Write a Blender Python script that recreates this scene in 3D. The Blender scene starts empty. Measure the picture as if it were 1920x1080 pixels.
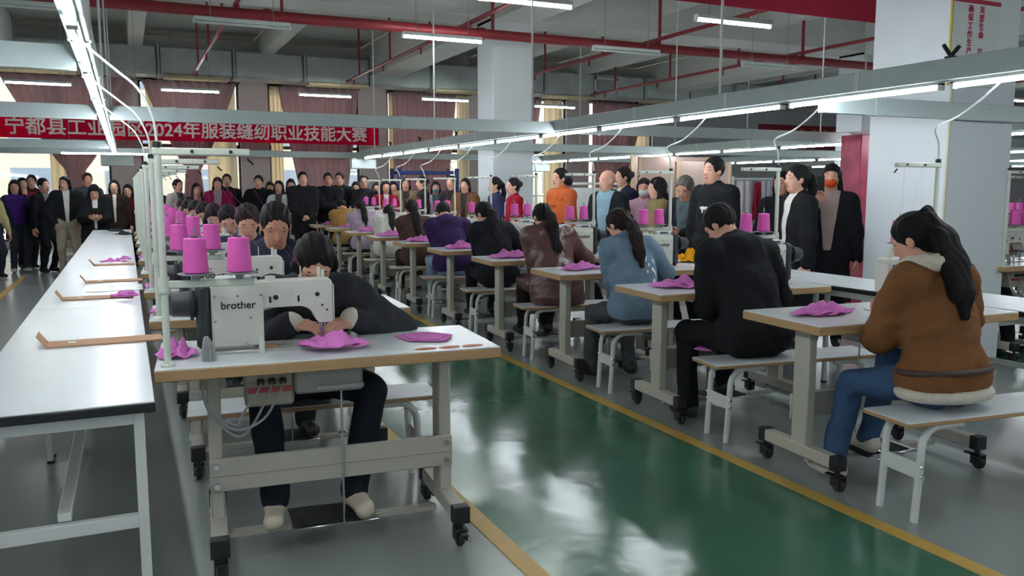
import bpy, bmesh, math, random
import numpy as np
from mathutils import Vector, Matrix
R = math.radians
random.seed(7); rng = np.random.default_rng(7)
scene = bpy.context.scene
col = scene.collection

# ------------------------------------------------------------------ camera
CAM_H = 1.42; FPX = 1560.0; PITCH = R(6.872); YAW = R(24.769)
_F = Vector((math.sin(YAW)*math.cos(PITCH), math.cos(YAW)*math.cos(PITCH), -math.sin(PITCH)))
_R = Vector((math.cos(YAW), -math.sin(YAW), 0)); _U = _R.cross(_F)
cam = bpy.data.cameras.new('camera'); cam.sensor_width = 36; cam.lens = FPX/1920*36
cam.clip_start = 0.05; cam.clip_end = 300
co = bpy.data.objects.new('camera', cam); col.objects.link(co)
co.matrix_world = Matrix(((_R.x, _U.x, -_F.x, 0), (_R.y, _U.y, -_F.y, 0), (_R.z, _U.z, -_F.z, CAM_H), (0, 0, 0, 1)))
scene.camera = co
def ray(x, y): return _F + _R*((x-960)/FPX) + _U*((540-y)/FPX)
def at_y(x, y, Y): d = ray(x, y); return Vector((0, 0, CAM_H)) + d*(Y/d.y)
def at_z(x, y, Z): d = ray(x, y); return Vector((0, 0, CAM_H)) + d*((Z-CAM_H)/d.z)
def at_d(x, y, D): return Vector((0, 0, CAM_H)) + ray(x, y)*D

# ------------------------------------------------------------------ world, sun, exposure
w = bpy.data.worlds.new('daylight'); scene.world = w; w.use_nodes = True
bg = w.node_tree.nodes['Background']; bg.inputs[0].default_value = (0.86, 0.93, 1.0, 1); bg.inputs[1].default_value = 1.9
sun = bpy.data.lights.new('sun', 'SUN'); sun.energy = 4.0; sun.angle = R(2); sun.color = (1.0, 0.88, 0.68)
so = bpy.data.objects.new('sun', sun); col.objects.link(so)
so.rotation_euler = Vector((-0.62, -0.60, -0.52)).to_track_quat('-Z', 'Y').to_euler()
vs = scene.view_settings; vs.view_transform = 'Standard'; vs.look = 'None'; vs.exposure = 0.80; vs.gamma = 1.0; vs.use_curve_mapping = False
try:
    scene.cycles.use_denoising = True
    scene.cycles.max_bounces = 6; scene.cycles.diffuse_bounces = 3; scene.cycles.glossy_bounces = 3
    scene.cycles.transparent_max_bounces = 12; scene.cycles.sample_clamp_indirect = 6
    scene.cycles.caustics_reflective = False; scene.cycles.caustics_refractive = False
except Exception: pass
TUBE_E = 38.0      # emission of the lit tubes on the trunking
CEIL_E = 40.0      # emission of the lit tubes under the ceiling

# ------------------------------------------------------------------ materials
def lin(c):
    if isinstance(c, str):
        c = [int(c[i:i+2], 16)/255 for i in (0, 2, 4)]
    return tuple(((v/12.92) if v <= .04045 else ((v+.055)/1.055)**2.4) for v in c)
MATS = {}
def mat(name, c, rough=.5, metal=0, var=.06, vscale=6., bump=0., bscale=40., spec=.5, coat=0., sheen=0., emit=None, es=0., stretch=None, aniso2=None):
    if name in MATS: return MATS[name]
    m = bpy.data.materials.new(name); m.use_nodes = True; nt = m.node_tree; b = nt.nodes['Principled BSDF']
    c = lin(c)
    b.inputs['Roughness'].default_value = rough; b.inputs['Metallic'].default_value = metal
    b.inputs['Specular IOR Level'].default_value = spec
    b.inputs['Coat Weight'].default_value = coat
    if sheen: b.inputs['Sheen Weight'].default_value = sheen
    tc = nt.nodes.new('ShaderNodeTexCoord')
    src = tc.outputs['Object']
    if stretch:
        mp = nt.nodes.new('ShaderNodeMapping'); mp.inputs['Scale'].default_value = stretch; nt.links.new(src, mp.inputs[0]); src = mp.outputs[0]
    n = nt.nodes.new('ShaderNodeTexNoise'); n.inputs['Scale'].default_value = vscale; n.inputs['Detail'].default_value = 4
    nt.links.new(src, n.inputs['Vector'])
    mx = nt.nodes.new('ShaderNodeMix'); mx.data_type = 'RGBA'
    mx.inputs[6].default_value = (*[max(0, v*(1-var*2)) for v in c], 1); mx.inputs[7].default_value = (*[min(1, v*(1+var*2)) for v in c], 1)
    nt.links.new(n.outputs[0], mx.inputs[0]); nt.links.new(mx.outputs[2], b.inputs['Base Color'])
    if bump:
        n2 = nt.nodes.new('ShaderNodeTexNoise'); n2.inputs['Scale'].default_value = bscale; n2.inputs['Detail'].default_value = 3
        nt.links.new(src, n2.inputs['Vector'])
        bp = nt.nodes.new('ShaderNodeBump'); bp.inputs['Strength'].default_value = bump; bp.inputs['Distance'].default_value = .02
        nt.links.new(n2.outputs[0], bp.inputs['Height']); nt.links.new(bp.outputs[0], b.inputs['Normal'])
    if emit:
        b.inputs['Emission Color'].default_value = (*lin(emit), 1); b.inputs['Emission Strength'].default_value = es
    MATS[name] = m; return m
def cloth(c, rough=.85, sheen=.0, bump=.5): return mat('cloth_'+c+('_%d' % int(rough*100)), c, rough, var=.10, vscale=14, bump=bump, bscale=22, spec=.15 if rough > .5 else .5, sheen=sheen)
def translucent(name, c, t=.5, var=.08, stretch=None, vscale=5):
    if name in MATS: return MATS[name]
    m = mat(name, c, .9, var=var, stretch=stretch, vscale=vscale, spec=.1); nt = m.node_tree
    out = nt.nodes['Material Output']; b = nt.nodes['Principled BSDF']
    tr = nt.nodes.new('ShaderNodeBsdfTranslucent'); tr.inputs[0].default_value = (*lin(c), 1)
    ms = nt.nodes.new('ShaderNodeMixShader'); ms.inputs[0].default_value = t
    nt.links.new(b.outputs[0], ms.inputs[1]); nt.links.new(tr.outputs[0], ms.inputs[2]); nt.links.new(ms.outputs[0], out.inputs[0]); return m
def glassy(name, tint=(.95, .97, 1), gl=.08):
    m = bpy.data.materials.new(name); m.use_nodes = True; nt = m.node_tree; nt.nodes.remove(nt.nodes['Principled BSDF'])
    a = nt.nodes.new('ShaderNodeBsdfTransparent'); a.inputs[0].default_value = (*tint, 1)
    g = nt.nodes.new('ShaderNodeBsdfGlossy'); g.inputs['Roughness'].default_value = .03
    ms = nt.nodes.new('ShaderNodeMixShader'); ms.inputs[0].default_value = gl
    nt.links.new(a.outputs[0], ms.inputs[1]); nt.links.new(g.outputs[0], ms.inputs[2]); nt.links.new(ms.outputs[0], nt.nodes['Material Output'].inputs[0]); MATS[name] = m; return m

M_white = mat('white_laminate', 'dfe5e6', .22, var=.02, spec=.5)
M_tan = mat('wood_edge_band', 'b08f66', .55, var=.10, stretch=(2, 2, 30), vscale=3)
M_frame = mat('beige_grey_steel', 'b9b6a8', .45, var=.03)
M_bench = mat('white_painted_steel', 'd7dcd8', .4, var=.03)
M_black = mat('black_plastic', '1d1f21', .5)
M_rubber = mat('dark_rubber', '26282a', .7)
M_machine = mat('machine_ivory', 'dcdcd0', .35, var=.015)
M_motor = mat('motor_charcoal', '2f3337', .45)
M_chrome = mat('chrome', 'c9cccd', .2, metal=1)
M_cream = mat('stand_cream', 'cfd6c8', .4, var=.03)
M_pinkthread = mat('pink_thread', 'ea62bd', .6, var=.05, stretch=(1, 1, 60), vscale=4, bump=.35, bscale=9)
M_pink = translucent('pink_fabric', 'f58fdb', .2, var=.12, vscale=9)
M_trunk = mat('trunking_grey_white', 'b6c4c2', .45, var=.04)
M_redpipe = mat('red_pipe', '8a2630', .45, var=.08)
M_duct = mat('galvanised_duct', 'b4bcbb', .38, metal=.25, var=.16, vscale=2.2)
M_foam = mat('yellowed_insulation', 'c3b493', .9, var=.2, vscale=4)
M_lamp = mat('lamp_housing', 'cdd8d4', .4)
M_tube = mat('lit_tube', 'ffffff', .4, var=0, emit='f0f7ff', es=TUBE_E)
M_tube_c = mat('lit_ceiling_tube', 'ffffff', .4, var=0, emit='eef8f4', es=CEIL_E)
M_tube_off = mat('unlit_tube', 'c9d2d0', .4)
M_cord = mat('white_cord', 'd8dcda', .5)
M_cable = mat('grey_cable', '8d9090', .55)
M_kraft = mat('kraft_card', 'b48a68', .75, var=.07)
M_skin = mat('skin', 'd2a088', .55, var=.04, vscale=20, spec=.35)
M_skin2 = mat('skin_tan', 'bd8a6e', .55, var=.04, vscale=20, spec=.35)
M_hair = mat('black_hair', '141113', .5, var=.3, stretch=(60, 60, 5), vscale=3, bump=.7, bscale=5, spec=.22)
M_hairb = mat('brown_hair', '271b17', .5, var=.3, stretch=(60, 60, 5), vscale=3, bump=.7, bscale=5, spec=.22)
M_hairg = mat('grey_hair', '55524f', .6, var=.3, stretch=(40, 40, 4), vscale=3)
M_lip = mat('lips', 'a9605a', .5)
M_eye = mat('eye_dark', '231a18', .3)

# ------------------------------------------------------------------ mesh building
class MB:
    def __init__(s): s.v = []; s.f = []; s.m = []
    def add(s, v, f, m=0):
        o = len(s.v); s.v += [tuple(p) for p in v]; s.f += [tuple(i+o for i in q) for q in f]; s.m += [m]*len(f); return s
    def box(s, x0, x1, y0, y1, z0, z1, b=0, m=0, M=None):
        if x1 < x0: x0, x1 = x1, x0
        if y1 < y0: y0, y1 = y1, y0
        if z1 < z0: z0, z1 = z1, z0
        if b <= 0:
            v = [(x, y, z) for x in (x0, x1) for y in (y0, y1) for z in (z0, z1)]
            f = [(0, 1, 3, 2), (4, 6, 7, 5), (0, 4, 5, 1), (2, 3, 7, 6), (0, 2, 6, 4), (1, 5, 7, 3)]
        else:
            b = min(b, (x1-x0)*.49, (y1-y0)*.49, (z1-z0)*.49)
            v = []; idx = {}
            for i, (x, sx) in enumerate(((x0, 1), (x1, -1))):
                for j, (y, sy) in enumerate(((y0, 1), (y1, -1))):
                    for k, (z, sz) in enumerate(((z0, 1), (z1, -1))):
                        idx[i, j, k, 0] = len(v); v.append((x, y+sy*b, z+sz*b))
                        idx[i, j, k, 1] = len(v); v.append((x+sx*b, y, z+sz*b))
                        idx[i, j, k, 2] = len(v); v.append((x+sx*b, y+sy*b, z))
            f = []
            for i in (0, 1):
                q = [idx[i, 0, 0, 0], idx[i, 0, 1, 0], idx[i, 1, 1, 0], idx[i, 1, 0, 0]]; f.append(q if i == 0 else q[::-1])
                q = [idx[0, i, 0, 1], idx[1, i, 0, 1], idx[1, i, 1, 1], idx[0, i, 1, 1]]; f.append(q if i == 0 else q[::-1])
                q = [idx[0, 0, i, 2], idx[0, 1, i, 2], idx[1, 1, i, 2], idx[1, 0, i, 2]]; f.append(q if i == 0 else q[::-1])
            for a in (0, 1):
                for c in (0, 1):
                    fl = (a == c)
                    q = [idx[a, c, 0, 0], idx[a, c, 0, 1], idx[a, c, 1, 1], idx[a, c, 1, 0]]; f.append(q if fl else q[::-1])
                    q = [idx[a, 0, c, 2], idx[a, 0, c, 0], idx[a, 1, c, 0], idx[a, 1, c, 2]]; f.append(q if fl else q[::-1])
                    q = [idx[0, a, c, 1], idx[0, a, c, 2], idx[1, a, c, 2], idx[1, a, c, 1]]; f.append(q if fl else q[::-1])
            for a in (0, 1):
                for c in (0, 1):
                    for e in (0, 1):
                        q = [idx[a, c, e, 0], idx[a, c, e, 1], idx[a, c, e, 2]]; f.append(q if (a+c+e) % 2 == 0 else q[::-1])
        if M is not None: v = [tuple(M @ Vector(p)) for p in v]
        return s.add(v, f, m)
    def tube(s, pts, r, n=8, m=0, caps=True):
        pts = [Vector(p) for p in pts]; k = len(pts); rs = r if isinstance(r, (list, tuple)) else [r]*k
        t0 = (pts[1]-pts[0]).normalized(); a = t0.orthogonal().normalized(); V = []; F = []
        for i, p in enumerate(pts):
            t = (pts[min(i+1, k-1)]-pts[max(i-1, 0)]).normalized()
            a = (a-t*a.dot(t)).normalized(); b = t.cross(a)
            for j in range(n):
                an = 2*math.pi*j/n; V.append(p+(a*math.cos(an)+b*math.sin(an))*rs[i])
        for i in range(k-1):
            for j in range(n):
                F.append((i*n+j, i*n+(j+1) % n, (i+1)*n+(j+1) % n, (i+1)*n+j))
        if caps: F.append(tuple(range(n))[::-1]); F.append(tuple(range((k-1)*n, k*n)))
        return s.add(V, F, m)
    def cyl(s, a, b, r, n=12, m=0, r2=None): return s.tube([a, b], [r, r if r2 is None else r2], n, m)
    def lathe(s, prof, c=(0, 0, 0), n=20, m=0):
        V = []; F = []
        for (r, z) in prof:
            for j in range(n):
                an = 2*math.pi*j/n; V.append((c[0]+r*math.cos(an), c[1]+r*math.sin(an), c[2]+z))
        for i in range(len(prof)-1):
            for j in range(n): F.append((i*n+j, i*n+(j+1) % n, (i+1)*n+(j+1) % n, (i+1)*n+j))
        F.append(tuple(range(n))[::-1]); F.append(tuple(range((len(prof)-1)*n, len(prof)*n)))
        return s.add(V, F, m)
    def prism(s, poly, y0, y1, m=0, M=None):
        n = len(poly); V = [(p[0], y0, p[1]) for p in poly]+[(p[0], y1, p[1]) for p in poly]
        F = [(i, (i+1) % n, n+(i+1) % n, n+i) for i in range(n)]+[tuple(range(n))[::-1], tuple(range(n, 2*n))]
        if M is not None: V = [tuple(M @ Vector(p)) for p in V]
        return s.add(V, F, m)
    def mesh(s, name, mats, smooth=True, bevel=0):
        me = bpy.data.meshes.new(name); me.from_pydata(s.v, [], s.f)
        for x in (mats if isinstance(mats, (list, tuple)) else [mats]): me.materials.append(x)
        if len(me.materials) > 1: me.polygons.foreach_set('material_index', s.m)
        bm = bmesh.new(); bm.from_mesh(me)
        bmesh.ops.recalc_face_normals(bm, faces=bm.faces)
        if bevel: 
            es = [e for e in bm.edges if len(e.link_faces) == 2 and e.calc_face_angle(0) > .6]
            bmesh.ops.bevel(bm, geom=es, offset=bevel, segments=2, affect='EDGES', profile=.6, clamp_overlap=True)
        bm.to_mesh(me); bm.free()
        if smooth:
            me.polygons.foreach_set('use_smooth', [True]*len(me.polygons))
            try: me.set_sharp_from_angle(angle=R(38))
            except Exception: pass
        return me
    def obj(s, name, mats, parent=None, **k): return link(name, s.mesh(name, mats, **k), parent)
def link(name, me, parent=None):
    o = bpy.data.objects.new(name, me); col.objects.link(o)
    if parent is not None: o.parent = parent
    return o
def tag(o, label=None, cat=None, group=None, kind=None):
    if label: o['label'] = label
    if cat: o['category'] = cat
    if group: o['group'] = group
    if kind: o['kind'] = kind
    return o
def thing(name, label, cat, loc=(0, 0, 0), rz=0, group=None):
    o = bpy.data.objects.new(name, None); col.objects.link(o); o.location = loc; o.rotation_euler = (0, 0, rz); o.empty_display_size = .1
    return tag(o, label, cat, group)
KIDS = {}
def dup(root, loc, rz, label, group=None):
    kids = KIDS.get(root.name)
    if kids is None:
        kids = {}
        for o in bpy.data.objects:
            if o.parent: kids.setdefault(o.parent.name, []).append(o)
        KIDS.update(kids); kids = KIDS.setdefault(root.name, kids.get(root.name, []))
    r = root.copy(); col.objects.link(r); r.location = loc; r.rotation_euler = (0, 0, rz); r['label'] = label
    if group: r['group'] = group
    for ch in KIDS.get(root.name, []):
        c = ch.copy(); col.objects.link(c); c.parent = r
        for g in KIDS.get(ch.name, []):
            d = g.copy(); col.objects.link(d); d.parent = c
    return r
def struct(o): o['kind'] = 'structure'; return o
def text_mesh(name, body, size, material, M, parent=None, extrude=.002, offset=0., align='CENTER', space=1.0, line=1.0, bold=0.):
    cu = bpy.data.curves.new(name, 'FONT'); cu.body = body; cu.size = size; cu.extrude = extrude; cu.offset = offset
    cu.align_x = align; cu.align_y = 'CENTER'; cu.space_character = space; cu.space_line = line; cu.resolution_u = 3
    t = bpy.data.objects.new(name, cu); col.objects.link(t)
    dg = bpy.context.evaluated_depsgraph_get(); me = bpy.data.meshes.new_from_object(t.evaluated_get(dg))
    bpy.data.objects.remove(t); bpy.data.curves.remove(cu)
    if bold:
        n = len(me.vertices); co_ = np.empty(n*3, np.float32); me.vertices.foreach_get('co', co_); co_ = co_.reshape(-1, 3); fs = [tuple(p.vertices) for p in me.polygons]
        vv = np.concatenate([co_+np.array(o_) for o_ in ((0, 0, 0), (bold, 0, .0002), (0, bold, .0004), (bold, bold, .0006))]); ff = [tuple(i+n*k for i in f) for k in range(4) for f in fs]
        bpy.data.meshes.remove(me); me = bpy.data.meshes.new(name); me.from_pydata([tuple(map(float, v)) for v in vv], [], ff)
    me.name = name; me.materials.clear(); me.materials.append(material); me.transform(M)
    return link(name, me, parent)
def XZ(x, y, z): return Matrix(((1, 0, 0, x), (0, 0, -1, y), (0, 1, 0, z), (0, 0, 0, 1)))      # text reads towards -Y
# ------------------------------------------------------------------ the room
WALL_Y = 22.3; CEIL = 4.95; XL, XR = -9.0, 30.0; YB = -11.0
M_floor = mat('grey_epoxy_floor', '8f9693', .22, var=.10, vscale=.9, bump=.06, bscale=5, spec=.5)
M_green = mat('green_epoxy_lane', '47745a', .17, var=.16, vscale=1.6, bump=.16, bscale=5, spec=.5)
M_yellow = mat('yellow_line_paint', 'c6a046', .4, var=.08)
M_wall = mat('plaster_wall', 'b3a6a6', .8, var=.04)
M_wallg = mat('grey_wall', 'adb2b3', .8, var=.04)
M_pillar = mat('pillar_white_paint', 'd9dfe2', .6, var=.02, vscale=2)
M_ceil = mat('ceiling_paint', 'c9cbc5', .9, var=.04, vscale=1.5)
M_beam = mat('ceiling_beam_paint', 'd6d8d3', .9, var=.03)
M_darkframe = mat('dark_window_frame', '3a2f2d', .5)
M_reveal = mat('window_reveal', 'd8c7a8', .7)
floor = struct(MB().box(XL, XR, YB, WALL_Y+.3, -.12, 0).obj('floor', M_floor))
for nm, mt_, x0, x1, y0, y1, z in (('green_lane', M_green, 1.33, 2.82, YB, 15.5, .002), ('green_lane', M_green, 5.7, 7.1, 8.2, 15.5, .002), ('green_lane', M_green, 6.5, 7.9, -3, 8.0, .002),
                                ('yellow_line', M_yellow, 1.27, 1.35, YB, 15.5, .003), ('yellow_line', M_yellow, 2.79, 2.87, YB, 15.5, .003), ('yellow_line', M_yellow, 7.9, 7.98, -3, 15.5, .003),
                                ('yellow_line', M_yellow, -1.6, -1.52, YB, 15.5, .003)):
    MB().box(x0, x1, y0, y1, 0, z).obj(nm, mt_, floor)
ceil = struct(MB().box(XL, XR, YB, WALL_Y+.3, CEIL, CEIL+.15).obj('ceiling', M_ceil))
for x in (-2.72, 5.63, 14.0, 22.4): MB().box(x, x+.75, YB, WALL_Y, 4.15, CEIL, .01).obj('main_beam', M_beam, ceil)
for y in (4.38, 12.95, 21.5): MB().box(XL, XR, y, y+.75, 4.2, CEIL, .01).obj('main_beam', M_beam, ceil)
for x in (.2, 3.0, 8.7, 11.4, 17.0, 19.6): MB().box(x, x+.3, YB, WALL_Y, 4.5, CEIL, .01).obj('joist_beam', M_beam, ceil)
# back wall with real openings, one pier between each two windows
wb = struct(bpy.data.objects.new('wall_back', None)); col.objects.link(wb)
WINS = [(-5.85, -3.45), (-2.72, -.28), (.39, 2.71), (3.42, 5.78), (6.55, 8.95), (9.70, 12.09), (12.86, 15.17)]
wz0, wz1 = .18, 4.02
edges = [XL]+[e for a in WINS for e in a]+[XR]
for i in range(0, len(edges), 2): MB().box(edges[i], edges[i+1], WALL_Y, WALL_Y+.25, 0, CEIL).obj('pier', M_wall if edges[i] < 12.5 else M_wallg, wb)
for a, b in WINS:
    MB().box(a, b, WALL_Y, WALL_Y+.25, wz1, CEIL).obj('lintel', M_wall, wb)
    MB().box(a, b, WALL_Y, WALL_Y+.25, 0, wz0).obj('sill_wall', M_wall, wb)
M_glass = glassy('window_glass')
for i, (a, b) in enumerate(WINS):
    wn = struct(bpy.data.objects.new('window_%d' % (i+1), None)); col.objects.link(wn); wn.location = (a, WALL_Y+.12, wz0)
    W = b-a; Hh = wz1-wz0; t = .05; tr = 2.27
    f = MB()
    f.box(0, t, -.04, .04, 0, Hh).box(W-t, W, -.04, .04, 0, Hh).box(0, W, -.04, .04, 0, t).box(0, W, -.04, .04, Hh-t, Hh).box(0, W, -.04, .04, tr-.04, tr+.04)
    f.box(W/2-.03, W/2+.03, -.04, .04, t, tr).box(W/2-.03, W/2+.03, -.04, .04, tr, Hh)
    f.obj('window_frame', M_darkframe, wn)
    for x0, x1 in ((t, W/2-.03), (W/2+.03, W-t)):
        for z0, z1 in ((t, tr-.04), (tr+.04, Hh-t)):
            MB().box(x0, x1, -.004, .004, z0, z1).obj('pane', M_glass, wn)
    # guard rail outside the lower panes
    g = MB(); g.box(t, W-t, .06, .08, .98, 1.02)
    for k in range(1, 22): g.box(t+k*(W-2*t)/22-.008, t+k*(W-2*t)/22+.008, .06, .08, 0, .98)
    g.obj('guard_rail', M_chrome, wn)
wl = struct(MB().box(XL-.2, XL, YB, WALL_Y+.3, 0, CEIL).obj('wall_left', M_wall))
wr = struct(MB().box(XR, XR+.2, YB, WALL_Y+.3, 0, CEIL).obj('wall_right', M_wallg))
wf = struct(MB().box(XL-.2, XR+.2, YB-.2, YB, 0, CEIL).obj('wall_front', M_wallg))
# the bottom of the back wall: white skirting on the piers
for i in range(0, 16, 2):
    struct(MB().box(edges[i]+.02, edges[i+1]-.02, WALL_Y-.015, WALL_Y, 0, .12).obj('baseboard_back', M_pillar))
# pillars
def pillar(x, y, wx, wy, nm='pillar', m=M_pillar, z1=CEIL):
    return struct(MB().box(x, x+wx, y, y+wy, 0, z1, .012).obj(nm, m))
p1 = pillar(5.63, 4.38, .73, .75); tag(p1, 'wide white painted pillar right behind the shearling jacket woman', 'pillar')
MB().box(5.624, 5.636, 4.374, 4.39, 0, 4.2).obj('corner_guard', mat('corner_guard', 'c9c2a0', .4), p1)
p2 = pillar(5.63, 12.95, .75, .68); tag(p2, 'white pillar in front of the curtained windows', 'pillar')
pillar(14.0, 12.95, .75, .7); pillar(14.0, 4.38, .75, .75)
# pillar sign
sz = at_y(1830, 19, 4.37).z; sx0, sx1 = at_y(1784, 60, 4.37).x, min(6.345, at_y(1872, 60, 4.37).x); sxm = (sx0+sx1)/2; hw_ = (sx1-sx0)/2
sgn = thing('wall_sign', 'white safety sign with red vertical writing on the pillar', 'sign', (sxm, 4.378, sz))
MB().box(-hw_, hw_, -.012, 0, -.56, .30, .003).obj('sign_board', mat('sign_white', 'd3d6d4', .4), sgn)
MB().box(-hw_-.012, -hw_, -.014, 0, -.56, .30).obj('sign_edge', mat('sign_yellow', 'c9ae3a', .5), sgn)
MB().box(-hw_, hw_, -.016, -.012, .045, .075).obj('sign_header', mat('sign_red', 'a82a48', .5), sgn)
M_signred = mat('sign_red_text', 'b01f4a', .5)
for px_, s_ in ((1838, '关爱生命 以人为本'), (1817, '确保工作生产 安全')):
    cx_ = at_y(px_, 60, 4.37).x-sxm
    for i, ch in enumerate(s_):
        if ch != ' ': text_mesh('character', ch, .058, M_signred, XZ(cx_, -.014, -i*.061), sgn, .001, 0, bold=.002)
# red painted / poster wrapped column further back
rc = MB().box(-.16, .16, -.16, .16, 0, 2.06, .01).obj('poster_column', mat('red_poster', 'c2546c', .5, var=.35, vscale=5))
pc = at_y(1602, 500, 7.6); rc.location = (pc.x, 7.6, 0); tag(rc, 'column wrapped in a mottled red and pink poster beside white pillar', 'column')
# ------------------------------------------------------------------ outside
M_out = mat('pale_facade', 'd8cdb6', .8, var=.06, vscale=.4); M_outw = mat('facade_window', '8b98a0', .3); M_ground = mat('outside_ground', 'b3ac9b', .9)
struct(MB().box(-40, 60, WALL_Y+.3, 90, -.5, -.3).obj('ground', M_ground))
fb = thing('factory_building', 'pale factory building outside beyond the windows', 'building', (6, 48, -.3))
MB().box(-34, 36, 0, 8, 0, 9).obj('wall', M_out, fb)
mw = MB().box(-1.1, 1.1, -.06, .05, 0, 1.7).mesh('facade_window', M_outw)
for k in range(16):
    for j in range(3):
        o = link('facade_window', mw, fb); o.location = (-31+k*4.2, 0, 1.0+j*2.9)
gr = thing('white_fence', 'white railing fence outside the windows', 'fence', (6, 30, -.3))
mp_ = MB().box(-.03, .03, -.02, .02, 0, 1.5).mesh('paling', M_bench)
for k in range(120):
    o = link('paling', mp_, gr); o.location = (-14+k*.27, 0, 0)
MB().box(-14, 18.2, -.03, .03, 1.3, 1.36).obj('rail', M_bench, gr); MB().box(-14, 18.2, -.03, .03, .3, .36).obj('rail', M_bench, gr)
# ------------------------------------------------------------------ curtains
M_curt = translucent('mauve_curtain', 'b79a9d', .35, var=.10, stretch=(8, 1, .3), vscale=3)
M_sheer = translucent('sheer_cream_curtain', 'e6dcc6', .5, var=.05, stretch=(10, 1, .3), vscale=3)
def curtain(name, label, x0, x1, shape, z1=4.0, y=WALL_Y-.12, m=M_curt, folds=9, amp=.035):
    # shape(t) -> (left edge, right edge) in 0..1 for height t (0 bottom .. 1 top)
    nx, nz = 72, 30; V = []; F = []
    for k in range(nz+1):
        t = k/nz; a, b = shape(t)
        for i in range(nx+1):
            u = i/nx; x = x0+(x1-x0)*(a+(b-a)*u); ww = (b-a)
            V.append((x, y+amp*math.sin(u*folds*2*math.pi+.6*math.sin(u*9))*(.35+.65*min(1, ww))-.02*math.sin(t*3), .2+(z1-.2)*t))
    for k in range(nz):
        for i in range(nx): F.append((k*(nx+1)+i, k*(nx+1)+i+1, (k+1)*(nx+1)+i+1, (k+1)*(nx+1)+i))
    mb = MB(); mb.add(V, F); o = mb.obj(name, m)
    md = o.modifiers.new('thick', 'SOLIDIFY'); md.thickness = .006
    MB().box(x0-.02, x1+.02, WALL_Y-.13, WALL_Y+.001, z1-.005, z1+.03).obj('curtain_rail', M_darkframe, o)
    tag(o, label, 'curtain', 'mauve curtains at the back windows'); return o
def gathered(c0, c1, tz=.38, tw=.07):
    def f(t):
        c = (c0+c1)/2
        if t < tz: s = t/tz; hw = tw+(.13-tw)*(1-s)**.7; cc = c
        else: s = (t-tz)/(1-tz); hw = tw+((c1-c0)/2-tw)*s**.85; cc = c
        return cc-hw, cc+hw
    return f
curtain('curtain', 'mauve curtain gathered at its middle, leftmost window under the banner', -2.72, -.28, gathered(.1, 1.28, .42))
curtain('curtain', 'mauve curtain tied in a knot above the magenta vest woman', .39, 2.71, gathered(.03, .97, .44))
curtain('curtain', 'mauve curtain swept to one side at the banner right end', 3.42, 5.78, lambda t: (.10+.30*(1-t)**1.1, .98-.22*(1-t)**1.2))
curtain('curtain', 'straight mauve curtain behind the blue metal rack', 6.55, 8.95, lambda t: (.05, .82-.16*(1-t)), folds=13)
curtain('curtain', 'mauve curtain right behind the white middle pillar', 9.70, 12.09, lambda t: (.02, .62-.25*(1-t)))
curtain('curtain', 'short mauve curtain swept back beside the grey wall', 12.86, 15.17, lambda t: (.02, .35+.5*t), m=M_curt)
for k, (a, b) in enumerate(((.55, .80), (6.58, 6.7), (8.55, 8.9), (3.45, 3.75), (11.3, 11.9), (-1.55, -1.1), (1.9, 2.6), (14.2, 15.0))):
    o = curtain('sheer_curtain', ['narrow', 'thin', 'pale', 'light', 'long', 'soft', 'wide', 'plain'][k]+' cream sheer curtain at the '+['second', 'fourth', 'blue rack', 'third', 'pillar side', 'first', 'knotted curtain', 'last'][k]+' back window', a, b, lambda t: (0, 1), y=WALL_Y-.05, m=M_sheer, folds=3, amp=.02)
    o['group'] = 'sheer curtains'
# ------------------------------------------------------------------ banners
M_banner = translucent('red_banner_cloth', 'cf1440', .5, var=.05)
M_bantxt = translucent('banner_letters', 'e8d6d8', .25, var=.02)
bn = thing('hanging_banner', 'long red banner with white writing across the back windows', 'banner', (0, 21.7, 0))
MB().box(-3.4, 6.14, 0, .008, 2.53, 3.12).obj('banner_cloth', M_banner, bn)
text_mesh('lettering', '宁都县工业园区2024年服装缝纫职业技能大赛', .41, M_bantxt, XZ(1.72, -.006, 2.76), bn, .001, 0, space=1.0, bold=.014)
bn2 = thing('hanging_banner', 'red banner with yellow writing on the far grey wall', 'banner', (0, 22.288, 0))
MB().box(19.4, 27.5, 0, .01, 2.75, 3.55).obj('banner_cloth', mat('dull_red_banner', '8c2437', .7), bn2)
text_mesh('lettering', '追求高效 · 安全管理', .56, mat('yellow_letters', 'b98a36', .6), XZ(23.4, -.006, 3.12), bn2, .001, 0, bold=.02)
bn3 = thing('hanging_banner', 'plain red banner hanging below the ceiling beside the pillar', 'banner', (0, 6.2, 0))
MB().box(3.0, 7.75, 0, .01, 3.04, 3.75).obj('banner_cloth', mat('bright_red_banner', 'b01c3e', .7), bn3)
# ------------------------------------------------------------------ duct
dt = thing('air_duct', 'long galvanised rectangular air duct along the back wall', 'duct', (0, 20.4, 0))
k = 0
for x in np.arange(-8.8, 29, 1.6):
    MB().box(x, x+1.59, 0, .7, 3.92, 4.56, .06).obj('duct_section', M_duct, dt)
    MB().box(x-.015, x+.02, -.02, .72, 3.90, 4.58, .005).obj('duct_flange', M_duct, dt)
    if k % 2 == 0: MB().box(x+.1, x+1.5+random.random()*.1, .02, .5, 3.86, 3.925, .01).obj('insulation_strip', M_foam, dt)
    k += 1
vt = thing('air_vent', 'white framed air vent grille on the side of the duct', 'vent', (11.9, 20.355, 4.02))
f = MB(); f.box(0, .72, -.02, .02, 0, .05).box(0, .72, -.02, .02, .37, .42).box(0, .05, -.02, .02, 0, .42).box(.67, .72, -.02, .02, 0, .42); f.obj('vent_frame', M_lamp, vt)
for j in range(7): MB().box(.05, .67, -.01, .01, .06+j*.045, .08+j*.045).obj('slat', M_duct, vt)
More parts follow.
